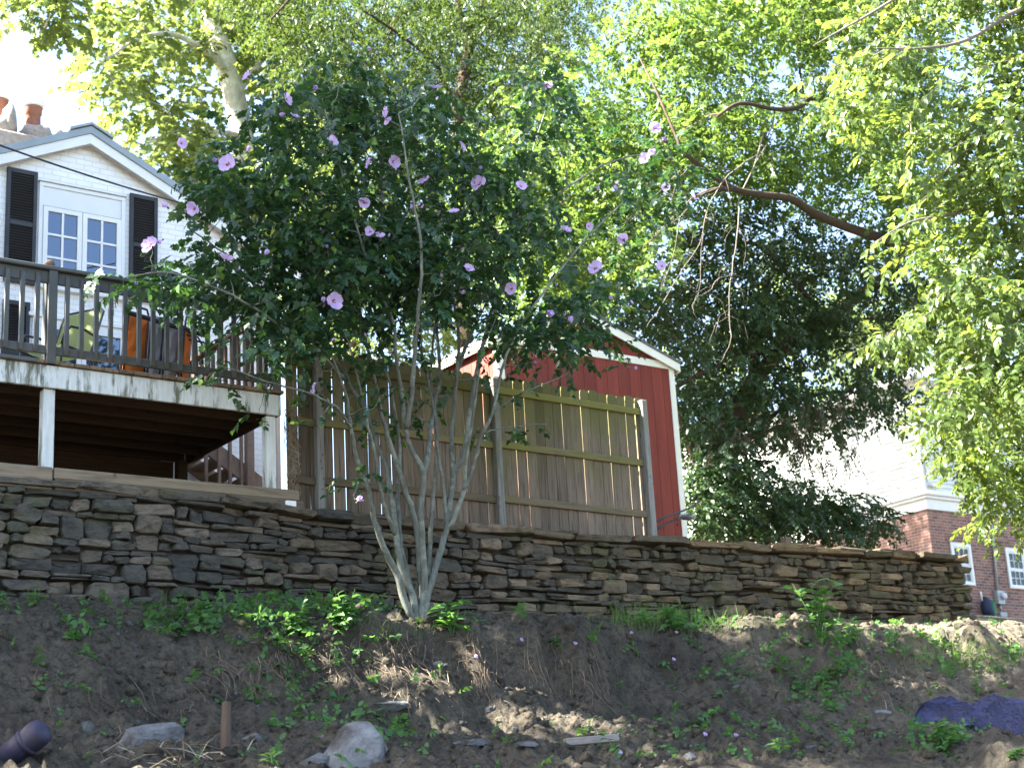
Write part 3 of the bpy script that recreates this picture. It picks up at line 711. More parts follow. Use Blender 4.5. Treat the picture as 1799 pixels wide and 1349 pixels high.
for i, q in enumerate(pots):
    mk('clay_pot', G().lathe([(.15, zc-.05), (.125, zc+.2), (.115, zc+.47), (.135, zc+.48), (.135, zc+.56), (.145, zc+.57), (.145, zc+.60), (.10, zc+.61)], 14, Matrix.Translation((q[0], YC, 0))), M['clay'], ch, True)
    mk('pot_cap', G().lathe([(.165, zc+.605), (.18, zc+.65), (.15, zc+.73), (.03, zc+.75)], 14, Matrix.Translation((q[0], YC, 0))), M['white'], ch, True)
    mk('mortar_collar', lump(q[0]-.03, YC-.05, zc-.02, .30, .36, .30, 5+i), M['mortar'], ch, True)
a = P(14, 225, YC-.2); mk('mortar_lump', lump(a[0], YC-.25, zc+.12, .13, .16, .33, 14), M['mortar'], ch, True)
a = P(98, 235, YC); mk('brick_end', lump(a[0], YC-.2, zc+.06, .09, .1, .13, 17), M['mortar'], ch, True)
# overhead cable
ca, cb_ = P(-80, 226, 16.2), P(480, 395, 19.0); pts = []
for i in range(25):
    f = i/24; q = ca*(1-f)+cb_*f; q = q+np.array([0, 0, -.26*4*f*(1-f)*.35]); pts.append(q)
mk('overhead_cable', G().tube(pts, .011, 6), M['cable'], smooth=True, label='black overhead cable slanting down across the white gable', cat='cable')

# ------------------------------------------------------------------ fence
YF = 15.94
fence = thing('wooden_fence', 'weathered wooden picket privacy fence with green algae on the stone wall', 'fence', (11.2, 15.94, 3.8))
def picket(w, h, seed):
    r = np.random.default_rng(seed); e = w*.30
    pts = [(0, 0), (w, 0), (w, h-e*.62), (w-e*.25, h-e*.28), (w-e*.75, h-e*.05), (w/2, h), (e*.75, h-e*.05), (e*.25, h-e*.28), (0, h-e*.62)]
    return G().prism(pts, 0, .017)
pks = []
for i in range(4):
    g = picket(.1375+.002*i, 1.905, i); pks.append(mesh('picket', g.V, g.F, M['fence']))
x = 8.50; i = 0
while x < 13.72:
    zb = 3.94+RNG.uniform(-.01, .01); k = i % 4
    tl = RNG.normal(0, .0035)
    inst('picket', pks[k], fence, (x, YF+RNG.uniform(0, .004), zb), Quaternion((0, 1, 0), tl), (1, 1, 1+RNG.uniform(-.008, .008)))
    x += .1375+.002*k+max(.002, RNG.normal(.011, .008)); i += 1
for (a, b) in ((8.52, 8.83), (8.915, 11.30), (11.385, 13.675)):
    for z in (5.655, 4.965, 4.285):
        dz = .0
        mk('rail', G().beam((a, YF-.021, z+.01), (b, YF-.021, z-.01), .04, .088, .005), M['rail'], fence)
for (px, h) in ((8.872, 5.72), (11.342, 5.80), (13.72, 5.80)):
    lean = .0
    p_ = mk('post', G().box(px-.045, px+.045, YF-.095, YF-.001, 3.72, h, .007), M['fencepost'], fence)
    if px < 9:
        for (zz) in (4.30, 4.42, 4.50, 4.58, 4.18):
            mk('bolt_hole', G().lathe([(.009, 0), (.009, .004)], 8, Matrix.Translation((px+.01+RNG.normal(0, .008), YF-.097, zz)) @ Matrix.Rotation(R(90), 4, 'X')), M['black'], p_)
for z in (5.58, 4.95, 4.27):          # rails of the return run behind the corner post
    mk('return_rail', G().box(13.775, 13.815, YF-.03, YF+1.2, z-.05, z+.05, .004), M['rail'], fence)
for k in range(8): inst('picket', pks[k % 4], fence, (13.835, YF+.03+.147*k, 3.94), Quaternion((0, 0, 1), math.pi/2))

# ------------------------------------------------------------------ shed
YS = 17.6; sx0, sx1 = 12.66, 15.84; szr = 7.03; sp = .33; sxm = (sx0+sx1)/2; SB = 20.2
shed = thing('garden_shed', 'red garden shed with cream trim behind the fence', 'shed', (sxm, 18.9, 4.45))
zap = szr+sp*(sx1-sxm)
mk('body', G().prism([(sx0+.01, 4.42), (sx1-.01, 4.42), (sx1-.01, szr-.02), (sxm, zap-.02), (sx0+.01, szr-.02)], YS+.012, SB), M['red'], shed)
nbd = 15; bw = (sx1-sx0)/nbd
zr = lambda x: zap-sp*abs(x-sxm)
for k in range(nbd):
    a = sx0+bw*k+.003; b = sx0+bw*(k+1)-.003
    top = [(b, zr(b)), (a, zr(a))] if not a < sxm < b else [(b, zr(b)), (sxm, zap), (a, zr(a))]
    mk('siding_board', G().prism([(a, 4.42), (b, 4.42)]+top, YS, YS+.014), M['red'], shed)
for k in range(12):
    a = YS+.02+.21*k+.003; b = a+.204
    mk('siding_board', G().box(sx0-.002, sx0+.014, a, b, 4.42, szr-.03), M['red'], shed)
for px, w in ((sx0-.012, 1), (sx1-.088, 0)): mk('corner_trim', G().box(px, px+.10, YS-.02, YS-.001, 4.40, szr-.02, .003), M['cream'], shed)
mk('corner_trim', G().box(sx0-.02, sx0-.003, YS-.018, YS+.09, 4.40, szr-.06, .003), M['cream'], shed)
mk('gable_trim', G().box(sx0+.09, sx1-.09, YS-.019, YS-.002, szr-.06, szr+.05, .003), M['cream'], shed)
for sgn in (-1, 1):
    xe = sxm+sgn*(sx1-sxm+.08); zz = lambda x, o: zap-sp*abs(x-sxm)+o
    st = 1 if sgn > 0 else -1
    rr = mk('roof', G().prism([(sxm, zap+.05), (xe, zz(xe, .05)), (xe, zz(xe, .085)), (sxm, zap+.085)][::st], YS-.10, SB+.1), M['shingle'], shed)
    mk('rake_trim', G().prism([(sxm, zap-.075), (xe, zz(xe, -.075)), (xe, zz(xe, .05)), (sxm, zap+.05)][::st], YS-.085, YS-.062), M['cream'], rr)
    mk('eave_trim', G().box(*sorted((xe-sgn*.02, xe)), YS-.06, SB, zz(xe, -.085), zz(xe, .048), .002), M['cream'], rr)
    mk('soffit', G().prism([(sxm, zap+.0), (xe-sgn*.022, zz(xe-sgn*.022, .0)), (xe-sgn*.022, zz(xe-sgn*.022, .045)), (sxm, zap+.045)][::st], YS-.06, YS-.004), M['cream'], rr)
# metal rods and scrap beside the shed corner
sc = thing('garden_cart', 'upturned cart with bent dark metal handles beside the fence corner', 'cart', tuple(P(1190, 925, 16.7)))
def pth(*l): return [P(u, v, y) for u, v, y in l]
mk('handle', G().tube(pth((1140, 922, 16.5), (1170, 907, 16.6), (1200, 897, 16.7), (1220, 888, 16.8), (1227, 880, 16.82), (1226, 871, 16.84), (1222, 868, 16.85)), .014, 6), M['black'], sc, True)
mk('handle', G().tube(pth((1145, 934, 16.5), (1172, 919, 16.6), (1198, 908, 16.7), (1215, 903, 16.8)), .016, 6), M['black'], sc, True)
mk('brace', G().tube(pth((1190, 915, 16.6), (1194, 900, 16.7)), .01, 6), M['black'], sc, True)
a = P(1212, 906, 16.85); mk('pan', lump(a[0], 16.9, a[2], .14, .10, .045, 44), M['steel'], sc, True)
a = P(1191, 921, 16.55); mk('red_reflector', lump(a[0], 16.55, a[2], .015, .015, .025, 45), M['red'], sc, True)

# ------------------------------------------------------------------ brick neighbour on the right
YR = 26.0; rx = 31.25; RX1 = 42.0; RB = 36.0
nh = thing('brick_house', 'red brick house with white clapboard upper storey at the right edge', 'house', (rx+2, 28, 5))
mk('brick_wall', G().box(rx, RX1, YR, RB, 4.4, 7.80), M['redbrick'], nh)
mk('frieze', G().box(rx-.03, RX1, YR-.03, RB, 7.803, 8.06, .004), M['white'], nh)
mk('cornice', G().box(rx-.10, RX1, YR-.10, RB, 8.063, 8.13, .01).box(rx-.16, RX1, YR-.16, RB, 8.132, 8.22, .02).box(rx-.11, RX1, YR-.11, RB, 8.222, 8.26, .006), M['white'], nh)
mk('upper_wall', G().box(rx+.03, RX1, YR+.03, RB, 8.262, 11.0), M['siding'], nh)
mk('corner_board', G().box(rx-.022, rx+.07, YR-.022, YR+.07, 8.262, 11.0, .004), M['white'], nh)
z = 8.27
while z < 10.95:
    mk('clapboard', G().add([(rx-.004, YR+.072, z), (rx-.004, RB, z), (rx+.029, RB, z), (rx+.029, YR+.072, z), (rx+.018, YR+.072, z+.112), (rx+.018, RB, z+.112), (rx+.029, RB, z+.112), (rx+.029, YR+.072, z+.112)],
        [(1, 2, 3, 0), (7, 6, 5, 4), (4, 5, 1, 0), (5, 6, 2, 1), (6, 7, 3, 2), (7, 4, 0, 3)]), M['siding'], nh)
    mk('clapboard', G().add([(rx+.072, YR-.004, z), (RX1, YR-.004, z), (RX1, YR+.029, z), (rx+.072, YR+.029, z), (rx+.072, YR+.018, z+.112), (RX1, YR+.018, z+.112), (RX1, YR+.029, z+.112), (rx+.072, YR+.029, z+.112)],
        [(0, 3, 2, 1), (4, 5, 6, 7), (0, 1, 5, 4), (1, 2, 6, 5), (2, 3, 7, 6), (3, 0, 4, 7)]), M['siding'], nh)
    z += .118
mk('eave', G().box(rx-.35, RX1, YR-.35, RB, 11.003, 11.09, .01), M['white'], nh)
mk('roof', G().add([(rx-.35, YR-.35, 11.093), (RX1, YR-.35, 11.093), (RX1, RB, 11.093), (rx-.35, RB, 11.093), (rx+3.5, YR+4.5, 12.6), (RX1, YR+4.5, 12.6)], [(0, 1, 5, 4), (1, 2, 5), (2, 3, 4, 5), (3, 0, 4), (3, 2, 1, 0)]), M['shingle'], nh)
mk('downspout', G().tube([(rx+.12, YR-.06, 10.9), (rx+.12, YR-.06, 8.55), (rx+.16, YR-.09, 8.42), (rx+.5, YR-.09, 8.36)], .04, 8), M['white'], nh, True)
def dh_window(x0, x1, z0, z1):
    y = YR
    fr = mk('window_frame', G().box(x0, x0+.08, y-.05, y-.003, z0, z1, .005).box(x1-.08, x1, y-.05, y-.003, z0, z1, .005).box(x0+.08, x1-.08, y-.05, y-.003, z1-.10, z1, .005).box(x0+.08, x1-.08, y-.06, y-.003, z0, z0+.06, .005), M['white'], nh)
    zm = (z0+z1)/2-.03
    sash(nh, x0+.083, x1-.083, zm+.004, z1-.103, y-.036, 3, 2, .035, .014, gm='glassdark'); sash(nh, x0+.083, x1-.083, z0+.063, zm-.002, y-.028, 3, 2, .035, .014, gm='glassdark')
    if z1 < 7.8:
        for k in range(14):
            a = x0-.10+(x1-x0+.2)*k/14; mk('soldier_brick', G().box(a+.004, a+(x1-x0+.2)/14-.004, y-.012, y-.001, z1+.01, z1+.21), M['redbrick'], nh)
dh_window(31.90, 32.64, 6.0, 7.03); dh_window(33.96, 34.70, 6.0, 7.03); dh_window(33.35, 34.15, 9.15, 10.35)
mk('conduit', G().tube([P(1740, 908, YR-.06), P(1746, 960, YR-.06), P(1752, 1036, YR-.06)], .035, 8), M['steel'], nh, True)
a = P(1738, 913, YR-.05); mk('service_head', lump(a[0]-.06, YR-.1, a[2], .07, .08, .06, 9), M['black'], nh, True)
a = P(1758, 1049, YR-.1); mt = mk('meter_box', G().box(a[0]-.13, a[0]+.13, YR-.13, YR-.002, a[2]-.17, a[2]+.17, .01), M['steel'], nh)
mk('meter_dial', G().lathe([(.085, 0), (.085, .08), (.05, .10)], 16, Matrix.Translation((a[0]+.04, YR-.131, a[2]+.02)) @ Matrix.Rotation(R(90), 4, 'X')), M['meter'], mt, True)
mk('conduit', G().tube([(a[0], YR-.06, a[2]-.171), (a[0], YR-.06, a[2]-.36)], .03, 8), M['steel'], nh, True)
mk('junction_box', G().box(a[0]-.11, a[0]+.15, YR-.12, YR-.002, a[2]-.72, a[2]-.362, .01), M['steel'], nh)
a = P(1737, 1066, YR-.25); hr = thing('hose_reel', 'wall hose reel with dark cover and green hose by the electric meter', 'hose', (a[0], YR-.2, a[2]-.3))
mk('cover', lump(a[0]-.02, YR-.22, a[2]-.03, .15, .16, .27, 71), M['hoseblue'], hr, True)
mk('hose_coil', G().tube([(a[0]+.12+.09*math.sin(t*.7)*.3, YR-.3+.02*math.cos(t*2.1), a[2]-.05-.22*math.cos(t)*.9) for t in np.linspace(.2, 18, 60)], .022, 6), M['hosegreen'], hr, True)
mk('crank', G().tube([(a[0]-.14, YR-.2, a[2]+.15), (a[0]-.16, YR-.2, a[2]+.38)], .02, 6), M['white'], hr, True)
a = P(1619, 656, YR+1.2); dish = thing('satellite_dish', 'grey satellite dish on the roof edge of the brick house', 'satellite dish', tuple(a-np.array([0, 0, .45])))
Md = Matrix.Translation(Vector(a)) @ Vector((-.75, -.6, .35)).to_track_quat('Z', 'Y').to_matrix().to_4x4()
mk('reflector', G().lathe([(.02, -.05), (.16, -.03), (.27, .01), (.34, .045), (.335, .055), (.26, .02), (.15, -.015), (.02, -.035)], 24, Md), M['steel'], dish, True)
mk('mast', G().tube([tuple(a+np.array([.05, .05, -.02])), tuple(a+np.array([.05, .05, -.40])), (a[0]+.1, a[1]+.15, 11.2)], .025, 8), M['steel'], dish, True)
mk('feed_arm', G().tube([tuple(a+np.array([0, 0, -.3])), tuple(a+np.array([-.3, -.25, -.12]))], .014, 6), M['steel'], dish, True)
a = P(1330, 830, 40); th_ = thing('tan_house', 'far tan stucco house glimpsed through the dark leaves right of the shed', 'house', (a[0], 42, 6))
zz = a[2]
mk('wall', G().box(a[0]-2.2, a[0]+1.4, 40, 47, 5, zz+1.2), M['tan'], th_)
mk('roof', G().prism([(a[0]-2.5, zz+1.203), (a[0]+1.7, zz+1.203), (a[0]-.4, zz+2.4)], 39.7, 47.3), M['shingle'], th_)
mk('porch_roof', G().add([(a[0]+.2, 38.4, zz-.9), (a[0]+4.4, 38.4, zz-1.3), (a[0]+4.4, 41, zz-.8), (a[0]+.2, 41, zz-.35), (a[0]+.2, 38.4, zz-1.0), (a[0]+4.4, 38.4, zz-1.4), (a[0]+4.4, 41, zz-.9), (a[0]+.2, 41, zz-.45)], [(0, 1, 2, 3), (7, 6, 5, 4), (0, 4, 5, 1), (1, 5, 6, 2), (2, 6, 7, 3), (3, 7, 4, 0)]), M['white'], th_)
a = P(1382, 950, 17.0); mk('wooden_stub', G().box(a[0]-.06, a[0]+.06, 16.95, 17.07, 3.9, a[2]+.05, .006), M['timber'], base=True, label='pale square post end showing above the wall top right of the shed', cat='post')

# ------------------------------------------------------------------ foliage machinery
def leaf_tpl(kind):
    if kind == 'kite':
        V = [(0, 0, 0), (.42, .30, .07), (.42, -.30, .07), (.5, 0, 0), (1, 0, -.12)]; T = [(0, 2, 3), (0, 3, 1), (1, 3, 4), (3, 2, 4)]
    elif kind == 'lance':
        V = [(0, 0, 0), (.4, .17, .04), (.4, -.17, .04), (.5, 0, 0), (1, 0, -.15)]; T = [(0, 2, 3), (0, 3, 1), (1, 3, 4), (3, 2, 4)]
    elif kind == 'long':
        V = [(0, 0, 0), (.22, .15, .03), (.22, -.15, .03), (.27, 0, 0), (.6, .17, .02), (.6, -.17, .02), (.62, 0, -.04), (1, 0, -.2)]
        T = [(0, 2, 3), (0, 3, 1), (1, 3, 6), (1, 6, 4), (3, 2, 5), (3, 5, 6), (4, 6, 7), (6, 5, 7)]
    elif kind == 'ovate':
        V = [(0, 0, 0), (.2, .24, .05), (.2, -.24, .05), (.27, 0, 0), (.58, .25, .04), (.58, -.25, .04), (.6, 0, -.03), (1, 0, -.15)]
        T = [(0, 2, 3), (0, 3, 1), (1, 3, 6), (1, 6, 4), (3, 2, 5), (3, 5, 6), (4, 6, 7), (6, 5, 7)]
    elif kind == 'lobed':
        h = [(.08, .22, .03), (.30, .46, .08), (.44, .25, .04), (.66, .30, .06), (.74, .15, .02)]
        V = [(0, 0, 0), (1, 0, -.12), (.45, 0, -.02)]+h+[(x, -y, z) for x, y, z in h]
        L = [0, 3, 4, 5, 6, 7, 1]; Rr = [0, 8, 9, 10, 11, 12, 1]
        T = [(2, L[i+1], L[i]) for i in range(6)]+[(2, Rr[i], Rr[i+1]) for i in range(6)]
    elif kind == 'maple':
        h = [(-.05, .25, .0), (.15, .52, -.05), (.32, .28, 0), (.62, .50, -.06), (.66, .18, 0)]
        V = [(0, 0, 0), (1, 0, -.1), (.35, 0, .04)]+h+[(x, -y, z) for x, y, z in h]
        L = [0, 3, 4, 5, 6, 7, 1]; Rr = [0, 8, 9, 10, 11, 12, 1]
        T = [(2, L[i+1], L[i]) for i in range(6)]+[(2, Rr[i], Rr[i+1]) for i in range(6)]
    return np.array(V, float), np.array(T)
def rotmats(yaw, pitch, roll):
    cy, sy, cp, sp, cr, sr = np.cos(yaw), np.sin(yaw), np.cos(pitch), np.sin(pitch), np.cos(roll), np.sin(roll)
    ex = np.stack([cy*cp, sy*cp, sp], -1)
    a = np.stack([-sy, cy, 0*sy], -1); b = np.cross(ex, a)
    ey = a*cr[:, None]+b*sr[:, None]; ez = np.cross(ex, ey)
    return np.stack([ex, ey, ez], -1)           # columns
def place(tpl, pos, Rm, sc):
    V, T = tpl; k = len(pos); n = len(V)
    W = np.einsum('kij,nj->kni', Rm, V)*np.asarray(sc)[:, None, None]+pos[:, None, :]
    return W.reshape(-1, 3), (T[None]+(np.arange(k)*n)[:, None, None]).reshape(-1, T.shape[1])
def cat(parts):
    Vs = []; Ts = []; n = 0
    for V, T in parts: Vs.append(V); Ts.append(T+n); n += len(V)
    return np.concatenate(Vs), np.concatenate(Ts)
def sprig(kind, L, n, size, rng, droop=.25, spread=55, pin=False):
    t = np.linspace(.12, 1, n); V, T = leaf_tpl(kind)
    pos = np.stack([t*L, .04*L*np.sin(t*5+rng.uniform(0, 6)), -droop*L*t**1.7], -1)
    side = np.where(np.arange(n) % 2 == 0, 1, -1)
    if pin:                                     # leaflets in opposite pairs
        t = np.repeat(np.linspace(.15, 1, n//2), 2)[:n]; pos = np.stack([t*L, 0*t, -droop*L*t**1.7], -1)
    yaw = side*np.radians(spread*(1.15-.75*t))+rng.normal(0, .22, n); pitch = -droop*1.2*t+rng.normal(-.22, .28, n); roll = rng.normal(0, .35, n)
    sc = size*rng.uniform(.65, 1.15, n)*(1-.25*np.abs(t-.45))
    return place((V, T), pos, rotmats(yaw, pitch, roll), sc)
def smooth_path(pts, k=5):
    pts = [np.array(p, float) for p in pts]
    if len(pts) < 3: return pts
    P_ = [2*pts[0]-pts[1]]+pts+[2*pts[-1]-pts[-2]]; out = []
    for i in range(1, len(P_)-2):
        for j in range(k):
            t = j/k; a, b, c, d = P_[i-1], P_[i], P_[i+1], P_[i+2]
            out.append(.5*((2*b)+(c-a)*t+(2*a-5*b+4*c-d)*t*t+(-a+3*b-3*c+d)*t**3))
    out.append(pts[-1]); return out
def inpoly(poly, q):
    poly = np.array(poly, float); x, y = q[:, 0], q[:, 1]; c = np.zeros(len(q), bool); j = len(poly)-1
    for i in range(len(poly)):
        a, b = poly[i], poly[j]
        m = ((a[1] > y) != (b[1] > y)) & (x < (b[0]-a[0])*(y-a[1])/(b[1]-a[1]+1e-9)+a[0]); c ^= m; j = i
    return c
def polypts(poly, n, Y0, dep, rng, tilt=0.0):      # tilt: the crown face leans back towards its upper left, like the side of a dome
    p = np.array(poly, float); lo, hi = p.min(0), p.max(0); out = []
    while len(out) < n:
        q = rng.uniform(lo, hi, (n*2, 2)); q = q[inpoly(poly, q)]; out += q.tolist()
    q = np.array(out[:n]); Y = Y0+rng.uniform(-dep, dep, n)+tilt*((q[:, 1].mean()-q[:, 1])*.74+(q[:, 0].mean()-q[:, 0])*.64)/115
    return np.array([P(u, v, y) for (u, v), y in zip(q, Y)])
def ellpts(c, r, n, rng, shell=.35):
    d = rng.normal(size=(n, 3)); d /= np.linalg.norm(d, axis=1)[:, None]; return np.array(c)+d*np.array(r)*(rng.uniform(shell**3, 1, n)**(1/3))[:, None]
class Tree:
    def __init__(s, name, label, cat_, base, rng, group=None, barkm=None):
        s.o = thing(name, label, cat_, base, group); s.rng = rng; s.sk = []; s.bm = barkm; s.base = np.array(base)
    def limb(s, pts, r0, r1, n=8, name='limb', k=5, wob=.0):
        path = smooth_path(pts, k); m = len(path)
        rad = [r0+(r1-r0)*(i/(m-1))**.8 for i in range(m)]
        if wob: path = [p+s.rng.normal(0, wob, 3)*(0 < i < m-1) for i, p in enumerate(path)]
        s.sk += [(p, r) for p, r in zip(path, rad)]
        mk(name, G().tube(path, rad, n), s.bm, s.o, True); return path
    def twigs(s, tips, r=.012, sag=.15, n=4, mat=None, name='twigs', seg=4, low=0.0):     # grows outwards: each twig springs from the nearest limb or earlier twig
        tips = np.asarray(tips, float); SK = np.array([p for p, _ in s.sk]); SR = np.array([q for _, q in s.sk]); g = G()
        order = np.argsort([np.min(np.linalg.norm(SK-t, axis=1)) for t in tips])
        for t in tips[order]:
            d = np.linalg.norm(SK-t, axis=1)+np.maximum(0, SK[:, 2]-t[2]+low)*.8; i = int(np.argmin(d)); a = SK[i]; L = np.linalg.norm(t-a)
            if L < .05: continue
            pth_ = []
            for j in range(seg+1):
                f = j/seg; q = a*(1-f)+t*f; q = q+np.array([0, 0, sag*L*4*f*(1-f)*.5])+(s.rng.normal(0, .06*L, 3) if 0 < j < seg else 0); pth_.append(q)
            rr = min(SR[i]*.75, r*(1+.35*L)); rads = [rr*(1-.6*j/seg) for j in range(seg+1)]; g.tube(pth_, rads, n, False)
            SK = np.concatenate([SK, np.array(pth_[1:])]); SR = np.concatenate([SR, np.array(rads[1:])])
        if g.V: mk(name, g, mat or s.bm, s.o, True, kind='stuff')
    def leaves(s, centers, per, rad, tpls, mat, name='crown', pitch=(-.25, .35), scale=(.8, 1.2), flat=.7, yawc=None):
        c = np.asarray(centers); n = len(c)*per; rng = s.rng
        d = rng.normal(size=(n, 3))*np.array([1, 1, flat]); pos = np.repeat(c, per, 0)+d*rad*.55
        yaw = np.arctan2(d[:, 1], d[:, 0])+rng.normal(0, .5, n)
        if yawc is not None: yaw = yawc+rng.normal(0, .6, n)
        pt = rng.normal(pitch[0], pitch[1], n); rl = rng.normal(0, .35, n); sc = rng.uniform(*scale, n)
        k = rng.integers(0, len(tpls), n); parts = []
        Rm = rotmats(yaw, pt, rl)
        for i, tp in enumerate(tpls):
            m = k == i
            if m.any(): parts.append(place(tp, pos[m], Rm[m], sc[m]))
        V, T = cat(parts); return fastmesh(name, V, T, mat, s.o, kind='stuff')
def quat_of(yaw, pitch, roll):
    return Matrix(rotmats(np.array([yaw]), np.array([pitch]), np.array([roll]))[0].tolist()).to_quaternion()

# ------------------------------------------------------------------ rose of Sharon
rg = np.random.default_rng(11); YT = 14.35
hb = P(735, 1088, YT); hb[2] = float(ground_z(hb[0], hb[1], True))-.03
hib = Tree('rose_of_sharon', 'tall multi-stemmed flowering shrub with lavender blooms in front of the wall', 'flowering shrub', tuple(hb), rg, None, M['hibbark'])
def hp(*l): return [P(u, v, YT+y) for u, v, y in l]
st = [([(728, 1092, 0), (715, 1066, 0), (698, 1009, 0), (674, 962, -.05), (658, 915, -.1), (648, 864, -.15), (630, 817, -.2), (617, 752, -.3), (606, 690, -.4), (580, 620, -.6)], .050, .012),
      ([(731, 1092, .02), (726, 1050, .02), (707, 1003, .05), (696, 942, .1), (687, 870, .15), (678, 817, .2), (662, 780, .25), (639, 716, .35), (616, 677, .45), (590, 610, .6), (560, 560, .8), (490, 505, 1.0), (413, 457, 1.1), (330, 400, 1.2)], .047, .008),
      ([(736, 1092, .04), (741, 1042, .05), (738, 998, .08), (730, 920, .1), (713, 864, .1), (693, 802, .1), (678, 757, .1), (666, 707, .1), (654, 648, .1), (639, 578, .1), (627, 523, .1), (592, 480, .1), (540, 400, .0), (480, 330, -.2)], .045, .008),
      ([(739, 1092, 0), (746, 1030, -.02), (744, 980, -.05), (740, 905, -.12), (743, 832, -.2), (725, 796, -.25), (713, 752, -.3), (705, 683, -.35), (694, 618, -.4), (690, 562, -.45), (661, 504, -.5), (630, 413, -.6), (600, 300, -.6), (570, 190, -.5)], .044, .008),
      ([(744, 1092, -.02), (750, 1048, -.02), (763, 1005, 0), (778, 954, .03), (785, 925, .05), (796, 826, .1), (793, 787, .12), (796, 728, .15), (802, 654, .2), (806, 590, .25), (793, 494, .3), (800, 422, .35), (815, 350, .4), (800, 230, .5)], .047, .008),
      ([(733, 1092, .06), (722, 1030, .1), (705, 960, .15), (699, 880, .2), (703, 790, .25), (690, 700, .3), (672, 620, .4), (650, 540, .5), (620, 420, .6)], .036, .007),
      ([(742, 1092, .05), (752, 1000, .1), (757, 920, .15), (764, 840, .2), (768, 760, .25), (758, 660, .3), (766, 560, .4), (780, 440, .6), (850, 300, .8)], .034, .007),
      ([(785, 925, .05), (780, 860, .1), (771, 800, .1), (762, 720, .1), (742, 620, .1), (735, 520, .0), (700, 400, -.1)], .026, .006),
      ([(696, 942, .1), (672, 880, .0), (659, 800, -.1), (645, 740, -.15), (632, 680, -.2), (612, 600, -.3), (560, 500, -.5)], .026, .006),
      ([(814, 864, -.1), (822, 790, -.3), (836, 700, -.5), (850, 610, -.6), (890, 520, -.7)], .022, .005),
      ([(784, 930, .05), (796, 915, .0), (814, 864, -.1), (832, 817, -.2), (847, 763, -.3), (865, 725, -.4), (882, 650, -.55), (905, 590, -.7), (950, 520, -.9), (1020, 430, -1.0), (1090, 360, -1.0)], .034, .007),
      ([(796, 830, .1), (807, 815, .05), (817, 787, 0), (826, 722, -.05), (837, 655, -.1), (858, 567, -.15), (887, 485, -.2), (910, 440, -.3), (960, 360, -.4), (1060, 290, -.5), (1140, 270, -.6)], .038, .008),
      ([(743, 832, -.2), (752, 800, -.1), (758, 740, .1), (772, 660, .3), (768, 590, .5), (760, 480, .8), (770, 380, 1.0), (760, 260, 1.1), (745, 170, 1.1)], .034, .008),
      ([(713, 752, -.3), (722, 700, -.5), (728, 620, -.7), (735, 540, -.9), (740, 440, -1.1), (720, 320, -1.2), (700, 200, -1.2)], .034, .008),
      ([(661, 504, -.5), (668, 420, -.3), (672, 320, .0), (655, 200, .2), (640, 110, .3)], .024, .006),
      ([(802, 654, .2), (830, 580, .5), (870, 490, .8), (900, 380, 1.1), (930, 280, 1.2), (960, 190, 1.2)], .028, .007),
      ([(639, 716, .35), (600, 660, .0), (550, 610, -.4), (490, 570, -.7), (410, 520, -.9), (300, 480, -1.0), (220, 488, -1.0)], .026, .006),
      ([(617, 752, -.3), (590, 715, -.5), (540, 690, -.7), (470, 670, -.9), (380, 640, -1.0)], .02, .005),
      ([(865, 725, -.4), (920, 690, -.5), (990, 660, -.6)], .012, .004), ([(648, 864, -.15), (632, 845, -.2), (622, 870, -.25), (626, 885, -.25)], .012, .004),
      ([(847, 763, -.3), (880, 752, -.4), (960, 745, -.5)], .012, .004)]
for i, (l, a, b) in enumerate(st): hib.limb(hp(*l), a, b, 9 if a > .05 else 7, 'stem' if a > .05 else 'branch', 5, .004)
poly = [(215, 492), (300, 445), (325, 390), (375, 350), (365, 300), (360, 272), (420, 262), (450, 215), (455, 150), (500, 150), (590, 80), (660, 70), (700, 130), (745, 120), (800, 190), (880, 220), (930, 130), (985, 130), (1000, 220), (1100, 230), (1140, 205), (1190, 230), (1200, 290), (1225, 350), (1150, 380), (1140, 460), (1110, 530), (1030, 550), (1050, 610), (985, 640), (940, 600), (900, 640), (870, 620), (850, 560), (800, 555), (740, 580), (710, 550), (660, 580), (630, 640), (590, 660), (560, 620), (510, 620), (530, 740), (450, 750), (440, 690), (355, 685), (330, 650), (420, 620), (440, 555), (330, 545), (280, 500)]
C = polypts(poly, 900, YT-.05, 1.0, rg)
cu = np.array([proj(c) for c in C]); thin = vnoise(cu[:, 0]/70, cu[:, 1]/52, s=77)
core = np.exp(-(((cu[:, 0]-640)/330)**2+((cu[:, 1]-400)/230)**2))
low = np.clip((cu[:, 1]-490)/170, 0, 1)
keep = (rg.random(len(C)) < np.clip(.50+1.0*thin+.42*core-.42*low, .05, 1))
C = C[keep]
for (uu, vv) in ((690, 1115), (740, 1138), (660, 1105)):      # an opening low on the left lets one patch of sun reach the ground
    o_ = hit(uu, vv); w_ = C-o_; s_v = np.array(SUN); C = C[np.linalg.norm(w_-np.outer(w_@s_v, s_v), axis=1) > .62]
extra = np.array(hp((628, 860, -.25), (615, 845, -.3), (640, 830, -.2), (945, 748, -.5), (905, 750, -.5), (885, 760, -.4), (935, 690, -.5), (900, 700, -.45), (440, 650, -.9), (455, 720, -.9), (380, 640, -1.0), (575, 700, -.5), (560, 650, -.5), (850, 745, -.3), (770, 700, .3), (700, 700, -.3), (660, 760, .2), (690, 745, .1), (735, 730, 0), (1100, 640, -.9), (1090, 600, -.95), (1000, 655, -.6)))
low_c = np.array(hp(*[(rg.uniform(540, 880), rg.uniform(600, 740), rg.uniform(-.8, .7)) for _ in range(40)]))
SP = [sprig('lobed', .27, 8, .098, rg, .3, 60) for _ in range(8)]
hib.twigs(np.concatenate([C, extra, low_c]), .009, .10, 4)
